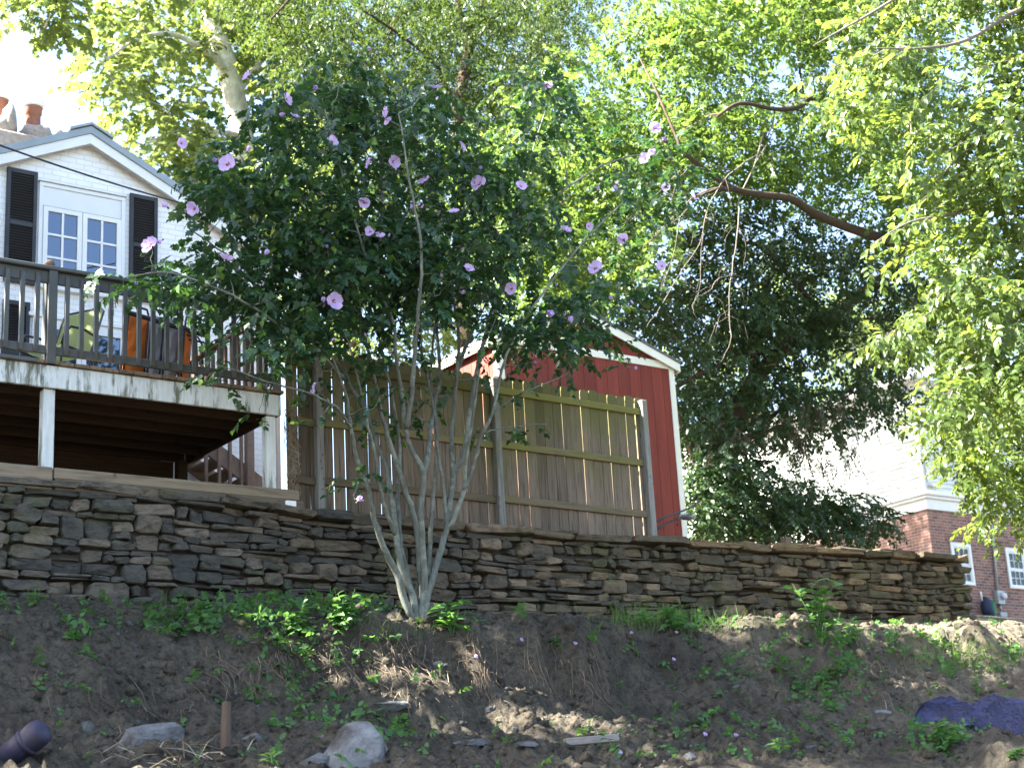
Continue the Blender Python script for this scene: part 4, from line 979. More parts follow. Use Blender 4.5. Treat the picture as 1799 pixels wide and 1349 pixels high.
hib.leaves(C, 5, .25, SP, M['hibleaf'], 'crown', (-.22, .4), (.75, 1.25), .8)
hib.leaves(np.concatenate([extra, low_c]), 2, .13, SP[:4], M['hibleaf'], 'low_sprays', (-.2, .4), (.6, 1.0), .6)
lt = leaf_tpl('lobed'); lme = [mesh('leaf', lt[0], [tuple(t) for t in lt[1].tolist()], M['hibleaf'])]
front = C[np.argsort(C[:, 1])][:170]
for i in range(300):
    c = front[i % len(front)]+rg.normal(0, .11, 3)-np.array([.02, .12, 0])
    inst('leaf', lme[0], hib.o, c, quat_of(rg.uniform(-3.1, 3.1), rg.normal(-.35, .35), rg.normal(0, .4)), rg.uniform(.075, .115))
# flowers
def petal_mesh():
    V = []; F = []; n = 5
    prof = [(.06, .06), (.25, .26), (.55, .50), (.82, .54), (1.0, .30)]
    for i, (r, w) in enumerate(prof):
        for k in (-1, -.5, 0, .5, 1):
            V.append((r*(1-.06*abs(k)), w*k, .34*r**1.5-.10*(1-abs(k))*r+.05*math.sin(k*6+i*2)*r+(.05*(k > 0))))
    for i in range(4):
        for k in range(4): F.append((i*5+k, i*5+k+1, i*5+k+6, i*5+k+5))
    return mesh('petal', V, F, M['petal'], True)
pme = petal_mesh()
eg = G().lathe([(.02, -.10), (.16, .02), (.24, .085), (.12, .06), (.03, .04)], 8); eme = mesh('eye', eg.V, eg.F, M['eye'], True)
sg = G().lathe([(.028, 0), (.045, .2), (.055, .38), (.02, .46)], 6); sme = mesh('stamen', sg.V, sg.F, M['stamen'], True)
cg = G().lathe([(.03, -.42), (.13, -.30), (.15, -.12), (.10, .0)], 7); cme = mesh('calyx', cg.V, cg.F, M['hibleaf'], True)
fl = [(555, 158, 1), (765, 156, 1), (503, 175, .9), (516, 205, .75), (436, 135, .8), (401, 289, 1.05), (379, 284, .7), (318, 252, .8), (294, 364, .9), (342, 366, 1.1), (265, 432, 1.0), (397, 457, .95), (586, 530, 1.1), (569, 532, .7), (690, 285, .95), (583, 249, .8), (673, 196, .8), (843, 323, 1.15), (842, 295, .6), (915, 328, .8), (818, 257, .9), (746, 319, .8), (768, 483, .9), (823, 473, .75), (808, 513, .75), (1047, 472, 1.0), (993, 405, .9), (1096, 422, 1.0), (1034, 398, .7), (1163, 468, .9), (1168, 244, 1.1), (1150, 226, 1.0), (1134, 280, .9), (1144, 265, .7), (1170, 330, .85), (1216, 345, .85), (1086, 331, .8), (1050, 335, .6), (974, 550, 1.2), (1004, 568, .9), (899, 507, .9), (628, 881, .85), (546, 680, .8), (640, 356, .8), (651, 407, .85), (739, 357, .7), (720, 366, .6), (798, 373, .8), (643, 284, .8), (961, 148, .8), (945, 143, .6), (618, 79, .7), (648, 89, .7), (678, 210, .7), (465, 448, .75), (240, 498, .7), (434, 266, .7), (285, 422, .6), (1072, 527, .7), (1120, 647, .6), (575, 434, .6), (668, 409, .6), (502, 200, .7), (815, 440, .5), (940, 640, .55)]
fmeans = []
for i, (u, v, s_) in enumerate(fl):
    big = s_ > .78; Yq = YT-1.16+.26*rg.random()**2
    if u > 1000 and v < 420: Yq = YT-1.0
    if v > 600: Yq = YT-.6
    p = P(u, v, Yq); s_ = s_*.083*rg.uniform(.85, 1.1)
    tocam = -Vector(p).normalized(); dr = (tocam*rg.uniform(.25, .9)+Vector((rg.normal(0, .6), rg.normal(-.1, .5), rg.normal(.15, .45)))).normalized()
    q = dr.to_track_quat('Z', 'Y'); q = q @ Quaternion((0, 0, 1), rg.uniform(0, 6))
    f = inst('flower', cme, hib.o, p, q, s_)
    closed = rg.random() < (.15 if big else .75)
    for k in range(5):
        o = bpy.data.objects.new('petal', pme); COL.objects.link(o); o.parent = f; o.rotation_mode = 'QUATERNION'
        o.rotation_quaternion = Quaternion((0, 0, 1), k*2*math.pi/5+rg.normal(0, .06)) @ Quaternion((0, 1, 0), R(-62) if closed else R(rg.uniform(-22, 4)))
        o.scale = (1, .95 if not closed else .7, 1)
    if not closed:
        for nm, me in (('eye', eme), ('stamen', sme)):
            o = bpy.data.objects.new(nm, me); COL.objects.link(o); o.parent = f
    fmeans.append(p)
hib.twigs(np.array(fmeans), .006, .05, 4, None, 'flower_twigs')
bdg = G().lathe([(.02, -.5), (.20, -.38), (.24, -.1), (.20, .15), (.10, .42), (.02, .5)], 7); bdm = mesh('bud', bdg.V, bdg.F, M['hibleaf'], True); bdp = mesh('bud', bdg.V, bdg.F, M['petal'], True)
for i in range(70):
    c_ = front[rg.integers(0, len(front))]+rg.normal(0, .12, 3)-np.array([0, .14, 0])
    inst('bud', bdp if i % 3 == 0 else bdm, hib.o, c_, Vector((rg.normal(0, .4), rg.normal(-.3, .4), 1)).to_track_quat('Z', 'Y'), rg.uniform(.022, .04) if i % 3 else rg.uniform(.035, .055))

# ------------------------------------------------------------------ background trees
def gz(x, y): return float(ground_z(x, y, False))
def up(*l): return [P(u, v, y) for u, v, y in l]
# sycamore with pale trunk behind the white house
rg = np.random.default_rng(21); YSY = 31.0
b0 = P(445, 420, YSY); syc = Tree('sycamore_tree', 'tall sycamore with pale patchy trunk and yellow-green leaves behind the white house', 'tree', (b0[0], YSY, gz(b0[0], YSY)), rg, 'trees on the hill', M['barkpale'])
syc.limb([(b0[0]+.2, YSY, gz(b0[0], YSY)-.2)]+up((445, 420, YSY), (425, 240, YSY), (400, 120, YSY), (372, 20, YSY), (350, -140, YSY)), .36, .17, 12, 'trunk')
syc.limb(up((402, 130, YSY), (360, 90, YSY-.5), (300, 60, YSY-1), (240, 70, YSY-1.4), (180, 110, YSY-1.6)), .10, .02)
syc.limb(up((425, 240, YSY), (370, 230, YSY-.6), (310, 230, YSY-1), (260, 250, YSY-1.3)), .09, .02)
syc.limb(up((410, 170, YSY), (450, 120, YSY+.5), (500, 40, YSY+1), (540, -60, YSY+1.4)), .10, .03)
syc.limb(up((372, 20, YSY), (300, -20, YSY-.8), (200, -30, YSY-1.2), (110, 10, YSY-1.6), (70, 60, YSY-1.8)), .09, .02)
poly = [(170, 120), (150, 95), (190, 40), (170, -60), (560, -60), (560, 260), (520, 440), (400, 400), (345, 345), (290, 300), (225, 255), (205, 190), (185, 170)]
C = polypts(poly, 340, YSY, 2.2, rg, .4); C2 = polypts([(30, -30), (170, -40), (165, 30), (120, 60), (100, 92), (75, 90), (85, 40), (45, 25)], 16, YSY-1.7, .5, rg)
cu = np.array([proj(c) for c in C]); keep = rg.random(len(C)) < np.clip(.72+.6*vnoise(cu[:, 0]/70, cu[:, 1]/70, s=5)+.25*(cu[:, 0] > 330), .15, 1)
tk = (np.abs(cu[:, 0]-(398+(cu[:, 1]-110)*.25)) < 80) & (cu[:, 1] > 85) & (cu[:, 1] < 280) & (C[:, 1] < YSY+.7); C = C[keep & ~tk]
SY = [sprig('maple', .45, 6, .19, rg, .3, 65) for _ in range(8)]
C = np.concatenate([C, C2]); syc.twigs(C, .02, .1, 3); syc.leaves(C, 9, .62, SY, M['sycleaf'], 'crown', (-.2, .4), (.8, 1.2))

# walnut-like trees in the centre distance
WN = [sprig('lance', .42, 14, .13, np.random.default_rng(50+i), .45, 72, True) for i in range(8)]
rg = np.random.default_rng(22); YW = 25.5
b0 = P(808, 420, YW); wal = Tree('forked_walnut_tree', 'walnut tree with forked brown trunk and feathery leaves above the hibiscus', 'tree', (b0[0], YW, gz(b0[0], YW)), rg, 'trees on the hill', M['barkbrown'])
wal.limb([(b0[0]+.1, YW, gz(b0[0], YW)-.2)]+up((808, 420, YW), (806, 210, YW), (812, 150, YW), (824, 80, YW), (820, 50, YW)), .17, .10, 10, 'trunk')
wal.limb(up((820, 52, YW), (808, 20, YW), (797, -40, YW)), .075, .05); wal.limb(up((822, 60, YW), (838, 25, YW), (862, -30, YW)), .06, .04)
wal.limb(up((806, 190, YW), (780, 145, YW-.3), (762, 110, YW-.5), (700, 60, YW-.9), (640, 20, YW-1.2)), .06, .02)
wal.limb(up((824, 90, YW), (862, 40, YW+.3), (900, 10, YW+.5), (980, -10, YW+.7)), .05, .02)
wal.limb(up((797, -40, YW), (700, -60, YW-.6), (560, -40, YW-1.2), (470, 40, YW-1.5)), .06, .02)
poly = [(345, -60), (1010, -60), (1000, 90), (960, 130), (900, 190), (830, 205), (760, 130), (690, 150), (640, 210), (560, 190), (530, 150), (510, 60), (420, 20)]
C = polypts(poly, 330, YW, 1.9, rg, .3); cu = np.array([proj(c) for c in C])
keep = rg.random(len(C)) < np.clip(.7+.6*vnoise(cu[:, 0]/80, cu[:, 1]/60, s=8), .15, 1)
tk = (np.abs(cu[:, 0]-815) < 22) & (cu[:, 1] > 10) & (C[:, 1] < YW+.2); C = C[keep & ~tk]
wal.twigs(C, .016, .1, 3); wal.leaves(C, 13, .6, WN, M['midleaf'], 'crown', (-.3, .35), (.8, 1.2))
rg = np.random.default_rng(23); YG = 28.0
b0 = P(955, 420, YG); gre = Tree('slender_grey_tree', 'slender pale grey trunk rising in the top centre among dark leaves', 'tree', (b0[0], YG, gz(b0[0], YG)), rg, 'trees on the hill', M['barkgrey'])
gre.limb([(b0[0]+.05, YG, gz(b0[0], YG)-.2)]+up((955, 420, YG), (951, 120, YG), (949, 60, YG), (947, -60, YG)), .085, .05, 9, 'trunk')
gre.limb(up((956, 105, YG), (968, 75, YG), (985, 50, YG), (1003, -10, YG)), .025, .012); gre.limb(up((951, 60, YG), (930, 30, YG), (915, -20, YG)), .02, .01)
poly = [(560, -60), (1120, -60), (1100, 60), (1010, 110), (960, 160), (880, 260), (700, 250), (600, 200)]
C = polypts(poly, 190, YG+1.8, 1.5, rg); gre.twigs(C, .012, .1, 3); gre.leaves(C, 12, .65, WN, M['midleaf'], 'crown', (-.3, .35), (.9, 1.3))
# sunlit trees seen behind the hibiscus and the shed
rg = np.random.default_rng(24); YB = 27.0
KT = [sprig('kite', .42, 11, .12, np.random.default_rng(70+i), .3, 60) for i in range(8)]
b0 = P(620, 600, YB); bt = Tree('sunlit_tree', 'sunlit yellow-green tree glimpsed between the hibiscus leaves left of the shed', 'tree', (b0[0], YB, gz(b0[0], YB)), rg, 'trees on the hill', M['barkbrown'])
bt.limb([(b0[0], YB, gz(b0[0], YB)-.2)]+up((620, 600, YB), (630, 450, YB), (650, 300, YB)), .2, .06, 9, 'trunk')
bt.limb(up((625, 520, YB), (560, 450, YB-.5), (500, 400, YB-1)), .08, .02); bt.limb(up((630, 450, YB), (720, 380, YB), (800, 320, YB)), .08, .02)
C = polypts([(470, 330), (620, 200), (800, 240), (880, 330), (860, 480), (800, 620), (760, 650), (520, 650), (495, 560), (500, 450)], 210, YB, 1.8, rg)
bt.twigs(C, .014, .1, 3); bt.leaves(C, 12, .55, KT, M['sycleaf'], 'crown', (-.2, .4), (.8, 1.2))

# big broad tree right of centre: sunny left dome, dark underside, arching limbs
rg = np.random.default_rng(25); YM = 21.0
b0 = P(1236, 960, YM+1); big = Tree('broad_tree', 'broad spreading tree with arching limbs filling the space right of the shed', 'tree', (b0[0], YM+1, gz(b0[0], YM+1)), rg, 'trees on the hill', M['barkbrown'])
YL = YM+1.0
big.limb([(b0[0], YL, gz(b0[0], YL)-.2)]+up((1240, 900, YL), (1262, 790, YL), (1310, 690, YL), (1390, 600, YL), (1480, 540, YL+.2), (1560, 480, YL+.4), (1600, 420, YL+.5)), .19, .11, 10, 'trunk')
ARCH = [(1590, 440, 21.2), (1545, 418, 20.2), (1490, 400, 19.4), (1430, 375, 18.9), (1390, 350, 18.6), (1335, 342, 18.4), (1290, 332, 18.3), (1240, 300, 18.3), (1200, 268, 18.3), (1165, 245, 18.3)]
big.limb(up(*ARCH), .115, .028, 9)
big.limb(up((1290, 332, 18.3), (1250, 335, 18.25), (1215, 350, 18.2)), .06, .025)
big.limb(up((1600, 420, YL+.5), (1520, 300, YL+.3), (1440, 180, YL-.1), (1400, 190, 20), (1360, 192, 19), (1300, 182, 18.7), (1260, 205, 18.6)), .085, .025)
big.limb(up((1440, 180, YL-.1), (1470, 120, YL), (1540, 60, YL), (1640, 20, YL)), .06, .03)
big.limb(up((1450, 560, YL+.2), (1400, 500, YL-.2), (1330, 430, YL-.5), (1280, 440, YL-.7), (1230, 470, YL-.9)), .075, .02)
big.limb(up((1480, 540, YL+.2), (1530, 505, YL), (1600, 500, YL-.4)), .06, .03)
big.limb(up((1246, 870, YL), (1205, 760, YL-.2), (1185, 690, YL-.3), (1215, 665, YL-.5), (1265, 640, YL-.7)), .09, .03)
big.limb(up((1262, 790, YL), (1340, 760, YL-.3), (1420, 730, YL-.6), (1500, 690, YL-.8)), .05, .015)
big.limb(up((1250, 840, YL), (1330, 870, YL-.5), (1420, 890, YL-.9), (1540, 905, YL-1.2)), .045, .012)
big.limb(up((1200, 268, 18.3), (1155, 165, 18.6), (1120, 95, 19.2)), .03, .012)
lime = [(930, 150), (1010, 105), (1060, 80), (1120, 30), (1160, -60), (1640, -60), (1650, 200), (1640, 400), (1560, 440), (1440, 350), (1330, 320), (1260, 340), (1190, 330), (1150, 430), (1090, 520), (1030, 570), (960, 540), (900, 430), (830, 330), (790, 270), (880, 210)]
C = polypts(lime, 680, YM+.3, 1.7, rg, .5); cu = np.array([proj(c) for c in C])
keep = rg.random(len(C)) < np.clip(.74+.55*vnoise(cu[:, 0]/90, cu[:, 1]/75, s=12), .2, 1); C = C[keep]; cu = cu[keep]
ap = np.array([q[:2] for q in ARCH]); dd = np.min(np.stack([np.hypot(cu[:, 0]-(p0[0]*(1-f)+p1[0]*f), (cu[:, 1]-(p0[1]*(1-f)+p1[1]*f))) for p0, p1 in zip(ap[:-1], ap[1:]) for f in (0, .5, 1)]), 0)
C = C[(dd > 42) | (C[:, 1] > 19.6)]
SPK = [sprig('kite', .40, 11, .125, np.random.default_rng(90+i), .3, 58) for i in range(9)]
big.twigs(C, .013, .12, 3); big.leaves(C, 18, .50, SPK, M['limeleaf'], 'crown', (-.25, .38), (.75, 1.2))
Cu = polypts([(1330, -60), (1820, -60), (1820, -520), (1500, -560), (1380, -330)], 150, YM, 2.6, rg); big.limb(up((1520, 300, YM+.3), (1560, 60, YM+.2), (1570, -180, YM), (1590, -420, YM)), .08, .03)
big.twigs(Cu, .014, .1, 3); big.leaves(Cu, 12, .75, [(v*1.4, t) for v, t in SPK[:3]], M['limeleaf'], 'upper_crown', (-.2, .35), (.9, 1.2))
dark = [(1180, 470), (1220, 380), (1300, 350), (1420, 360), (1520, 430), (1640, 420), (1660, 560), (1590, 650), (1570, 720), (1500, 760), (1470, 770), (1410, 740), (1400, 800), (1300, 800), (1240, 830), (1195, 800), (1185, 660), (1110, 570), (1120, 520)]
dbase = P(1290, 940, YM+2.2); undercrown = Tree('shaded_lower_crown', 'shaded lower foliage of the broad tree, darkened in the leaf colour, with hanging seed clusters between the shed and the brick house', 'tree', (dbase[0], YM+2.2, gz(dbase[0], YM+2.2)), rg, 'trees on the hill', M['barkbrown'])  # broad tree's lower crown as a separate tree, shade put into its leaves
undercrown.limb([(dbase[0], YM+2.2, gz(dbase[0], YM+2.2)-.2)]+up((1285, 850, YM+2.2), (1300, 740, YM+2.1), (1330, 620, YM+2), (1350, 480, YM+2)), .16, .06, 9, 'trunk')
undercrown.limb(up((1290, 800, YM+2.2), (1370, 720, YM+1.6), (1450, 690, YM+1), (1520, 690, YM+.6)), .06, .02); undercrown.limb(up((1320, 660, YM+2), (1420, 590, YM+1.6), (1520, 560, YM+1.2), (1600, 570, YM+1)), .06, .02)
undercrown.limb(up((1300, 740, YM+2.1), (1240, 660, YM+1.5), (1190, 620, YM+1)), .05, .02); undercrown.limb(up((1285, 850, YM+2.2), (1350, 880, YM+1), (1450, 895, YM+.3), (1540, 910, YM)), .05, .015)
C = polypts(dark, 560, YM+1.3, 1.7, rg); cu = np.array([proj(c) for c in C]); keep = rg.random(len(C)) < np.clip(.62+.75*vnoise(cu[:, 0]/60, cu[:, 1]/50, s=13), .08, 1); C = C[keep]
lowc = [(1195, 830), (1290, 790), (1370, 860), (1440, 850), (1520, 890), (1555, 905), (1540, 935), (1400, 950), (1230, 950), (1200, 900)]
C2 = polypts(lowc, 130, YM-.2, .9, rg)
undercrown.twigs(np.concatenate([C, C2]), .012, .1, 3); undercrown.leaves(C, 12, .46, SPK, M['darkleaf'], 'crown', (-.25, .38), (.75, 1.2)); undercrown.leaves(C2, 11, .32, SPK, M['darkleaf'], 'low_branches', (-.2, .35), (.7, 1.1))
C = np.array(up(*[(rg.uniform(1390, 1500), rg.uniform(700, 830), YM-.4+rg.normal(0, .3)) for _ in range(46)]+[(rg.uniform(1290, 1420), rg.uniform(740, 800), YM-.4) for _ in range(16)]))
SD = [sprig('long', .30, 12, .075, np.random.default_rng(120+i), 1.0, 20) for i in range(4)]
undercrown.leaves(C, 3, .18, SD, M['seed'], 'seed_clusters', (-1.2, .25), (.8, 1.2))
# dead hanging branch
db = Tree('dead_branch', 'bare dead branch with pale twigs hanging from the broad tree beside the shed', 'branch', tuple(P(1320, 250, YM-3.1)), rg, None, M['deadtwig'])
def dl(l, a, b): db.limb([P(u, v, YM-3.1+y) for u, v, y in l], a, b, 6, 'twig', 4, .006)
dl([(1352, 200, 2.8), (1340, 240, 2.0), (1325, 290, 1.0), (1300, 345, .4), (1297, 395, 0), (1285, 480, 0), (1281, 520, 0), (1284, 590, 0), (1280, 610, 0), (1266, 636, 0)], .022, .004)
dl([(1330, 272, 1.4), (1290, 300, .5), (1262, 330, .1), (1240, 380, -.1), (1228, 430, -.1), (1195, 480, -.2), (1160, 540, -.2), (1136, 575, -.2)], .015, .004)
for k in range(40):
    u_, v_ = [(1297, 395), (1285, 480), (1284, 560), (1240, 380), (1228, 430), (1195, 480), (1150, 345), (1195, 380), (1245, 512), (1262, 330)][k % 10]; sg_ = rg.choice([-1, 1])
    u_ += rg.normal(0, 6); v_ += rg.normal(0, 14); L_ = rg.uniform(20, 60)
    dl([(u_, v_, -.1), (u_+sg_*L_*.4, v_+L_*.25, -.1+rg.normal(0, .1)), (u_+sg_*L_*.55, v_+L_*.8, -.1+rg.normal(0, .15))], .005, .0015)
dl([(1284, 485, 0), (1262, 490, -.1), (1245, 512, -.1), (1222, 525, -.1), (1218, 545, -.1), (1230, 570, -.1), (1241, 586, -.1)], .009, .003)
dl([(1262, 330, -.1), (1230, 345, -.2), (1195, 380, -.2), (1150, 415, -.3)], .012, .003)
dl([(1240, 380, -.1), (1232, 440, 0), (1228, 510, 0), (1212, 505, 0)], .008, .003); dl([(1230, 345, -.2), (1180, 340, -.3), (1120, 372, -.3), (1095, 395, -.3)], .010, .003)
dl([(1195, 380, -.2), (1185, 440, -.2), (1165, 500, -.2), (1160, 520, -.2)], .007, .002); dl([(1297, 395, 0), (1310, 430, 0), (1306, 470, 0)], .006, .002)
dl([(1195, 300, -.3), (1150, 345, -.3), (1105, 390, -.3)], .010, .003); dl([(1150, 345, -.3), (1115, 350, -.3), (1085, 385, -.3)], .006, .002)
dl([(1215, 290, -.3), (1190, 320, -.3), (1175, 370, -.3)], .008, .003); dl([(1240, 380, -.1), (1270, 390, 0), (1290, 388, 0)], .007, .003)
dl([(1290, 300, -.1), (1240, 285, -.2), (1205, 250, -.2), (1190, 240, -.2)], .010, .003); dl([(1325, 290, 1.0), (1350, 250, 1.6), (1375, 190, 2.6)], .012, .008)

# far lit trees behind the brick house
for i, (poly, yy, n, lb) in enumerate((([(1440, 520), (1720, 500), (1799, 560), (1799, 760), (1640, 720), (1560, 700), (1480, 700)], 48, 130, 'distant bright tree behind the roof of the brick house'),
                                       ([(1230, 430), (1420, 430), (1440, 640), (1360, 760), (1250, 740), (1210, 600)], 33, 60, 'distant pale tree seen through gaps right of the shed'))):
    rg = np.random.default_rng(40+i); b0 = P(np.mean([q[0] for q in poly]), 760, yy)
    ft = Tree('distant_tree', lb, 'tree', (b0[0], yy, gz(b0[0], yy)), rg, 'trees on the hill', M['barkbrown'])
    c0_ = P(np.mean([q[0] for q in poly]), np.mean([q[1] for q in poly]), yy)
    ft.limb([(b0[0], yy, gz(b0[0], yy)-.3), (b0[0]+.1, yy, (c0_[2]+gz(b0[0], yy))/2), tuple(c0_)], .3, .1, 8, 'trunk')
    C = polypts(poly, n, yy, 3, rg); ft.twigs(C, .03, .1, 3); ft.leaves(C, 12 if yy > 40 else 7, 1.1 if yy > 40 else .8, [(v*(2.0 if yy > 40 else 1.3), t) for v, t in KT], M['sycleaf'], 'crown', (-.2, .4), (.9, 1.3))

rg = np.random.default_rng(47); ft = Tree('distant_tree', 'tall tree behind the broad tree whose shade dapples the white clapboards', 'tree', (24.3, 31.5, gz(24.3, 31.5)), rg, 'trees on the hill', M['barkbrown'])
ft.limb([(24.3, 31.5, gz(24.3, 31.5)-.3), (24.4, 31.4, 9), (24.6, 31.2, 13), (24.6, 31, 17)], .26, .06, 8, 'trunk')
C = ellpts((24.6, 31, 16), (2.3, 3.2, 3.0), 85, rg, .2); ft.twigs(C, .02, .1, 3); ft.leaves(C, 11, .5, KT, M['sycleaf'], 'crown', (-.2, .4), (.9, 1.3))
# overhanging tree at the right, nearest foliage; trunk stands outside the picture
rg = np.random.default_rng(31); YO = 14.6
bx_ = np.array([23.6, 13.5]); ov = Tree('overhanging_tree', 'near tree at right edge hanging long sunlit leaves into the picture', 'tree', (bx_[0], bx_[1], gz(*bx_)), rg, 'trees on the hill', M['barkgrey'])
ov.limb([(bx_[0], bx_[1], gz(*bx_)-.2), (23.5, 13.5, 5), (23.3, 13.8, 8), (23, 14.0, 10.5), (22.6, 14.3, 14)], .24, .08, 10, 'trunk')
ov.limb([(23.3, 13.8, 8)]+up((1860, 20, YO), (1790, 18, YO-.2), (1700, 70, YO-.4), (1620, 85, YO-.6), (1540, 85, YO-.7)), .07, .008)
ov.limb([(23.35, 13.7, 7.5)]+up((1860, 180, YO+.4), (1760, 220, YO+.2), (1680, 280, YO), (1640, 330, YO-.2)), .06, .008)
ov.limb([(23.4, 13.7, 7)]+up((1860, 330, YO), (1760, 340, YO-.3), (1680, 375, YO-.5), (1600, 390, YO-.7), (1530, 430, YO-.8)), .06, .006)
ov.limb([(23.4, 13.6, 6.6)]+up((1860, 480, YO+.3), (1740, 490, YO), (1640, 540, YO-.3), (1540, 600, YO-.5)), .05, .006)
ov.limb([(23.4, 13.6, 6.3)]+up((1860, 540, YO-.3), (1760, 580, YO-.6), (1700, 640, YO-.7), (1660, 720, YO-.7), (1640, 770, YO-.7)), .045, .006)
ov.limb([(23, 14.0, 10.5)]+up((1800, -60, YO+.5), (1650, -40, YO+.3), (1520, 30, YO), (1430, 80, YO-.2)), .07, .008)
nearp = [(1500, -60), (1860, -60), (1860, 720), (1740, 660), (1710, 740), (1670, 730), (1660, 640), (1625, 600), (1560, 612), (1550, 590), (1610, 550), (1640, 470), (1600, 440), (1540, 455), (1580, 400), (1650, 330), (1600, 260), (1540, 240), (1470, 190), (1430, 150), (1500, 70)]
C = polypts(nearp, 340, YO, .9, rg, .35); cu = np.array([proj(c) for c in C]); keep = rg.random(len(C)) < np.clip(.62+.8*vnoise(cu[:, 0]/70, cu[:, 1]/70, s=15)+.25*((cu[:, 0]-1500)/300), .08, 1); C = C[keep & (np.hypot(cu[:, 0]-1612, cu[:, 1]-665) > 62)]
LG = [sprig('ovate', .50, 11, .16, np.random.default_rng(140+i), .35, 55) for i in range(8)]
ov.twigs(C, .010, .15, 4); ov.leaves(C, 9, .38, LG, M['nearleaf'], 'crown', (-.3, .4), (.7, 1.1), yawc=R(215))
C = polypts([(1850, -80), (2230, -80), (2260, 500), (2000, 640), (1860, 700)], 110, YO, 1.2, rg); ov.twigs(C, .010, .15, 4, name='outer_twigs'); ov.leaves(C, 8, .45, [(v*1.35, t) for v, t in SPK], M['nearleaf'], 'outer_crown', (-.3, .4), (.7, 1.1))
drk = [(1640, 690), (1700, 670), (1860, 660), (1860, 900), (1790, 905), (1750, 930), (1730, 880), (1690, 830), (1660, 770)]
C = polypts(drk, 80, YO+1.6, .6, rg); ov.twigs(C, .010, .12, 3); ov.leaves(C, 11, .36, SPK, M['nearleaf'], 'shaded_crown', (-.4, .35), (.7, 1.0))
olt = leaf_tpl('ovate'); ome = mesh('leaf', olt[0], [tuple(t) for t in olt[1].tolist()], M['nearleaf']); nl = 0
sprays = [[(1640, 385, 0), (1590, 400, 0), (1550, 420, 0), (1520, 445, 0)], [(1640, 545, 0), (1580, 580, 0), (1520, 610, 0), (1470, 632, 0)], [(1760, 590, -.2), (1690, 640, -.2), (1650, 700, -.2), (1620, 760, -.2)], [(1560, 60, 0), (1500, 100, 0), (1450, 130, 0), (1390, 150, 0)],
          [(1600, 85, 0), (1550, 110, 0), (1500, 140, 0), (1460, 160, 0)], [(1700, 300, 0), (1650, 330, 0), (1610, 360, 0), (1590, 390, 0)], [(1720, 480, -.1), (1650, 520, -.1), (1600, 550, -.1), (1570, 590, -.1)], [(1799, 640, -.3), (1740, 690, -.3), (1700, 740, -.3), (1690, 790, -.3)],
          [(1799, 430, -.2), (1740, 440, -.2), (1690, 470, -.2), (1650, 500, -.2)], [(1799, 230, -.2), (1720, 240, -.2), (1660, 270, -.2), (1630, 300, -.2)], [(1600, 210, -.1), (1600, 250, -.1), (1598, 290, -.1), (1590, 330, -.1)], [(1799, 100, -.3), (1720, 120, -.3), (1650, 150, -.3), (1600, 200, -.3)], [(1720, 720, -.3), (1690, 760, -.3), (1660, 800, -.3), (1655, 830, -.3)]]
for sp_ in sprays:
    pts = smooth_path([P(u, v, YO-.9+y) for u, v, y in sp_], 8)
    mk('twig', G().tube(pts, [.006-.004*i/(len(pts)-1) for i in range(len(pts))], 5), M['barkgrey'], ov.o, True)
    dv = np.array(pts[-1])-np.array(pts[0]); yw = math.atan2(dv[1], dv[0])
    for i in range(23):
        q = pts[min(int(i*len(pts)/23), len(pts)-1)]+rg.normal(0, .02, 3); sgn = 1 if i % 2 else -1
        inst('leaf', ome, ov.o, q, quat_of(yw+sgn*rg.uniform(.3, 1.0), rg.normal(-.85, .3), rg.normal(0, .5)), rg.uniform(.12, .19)); nl += 1

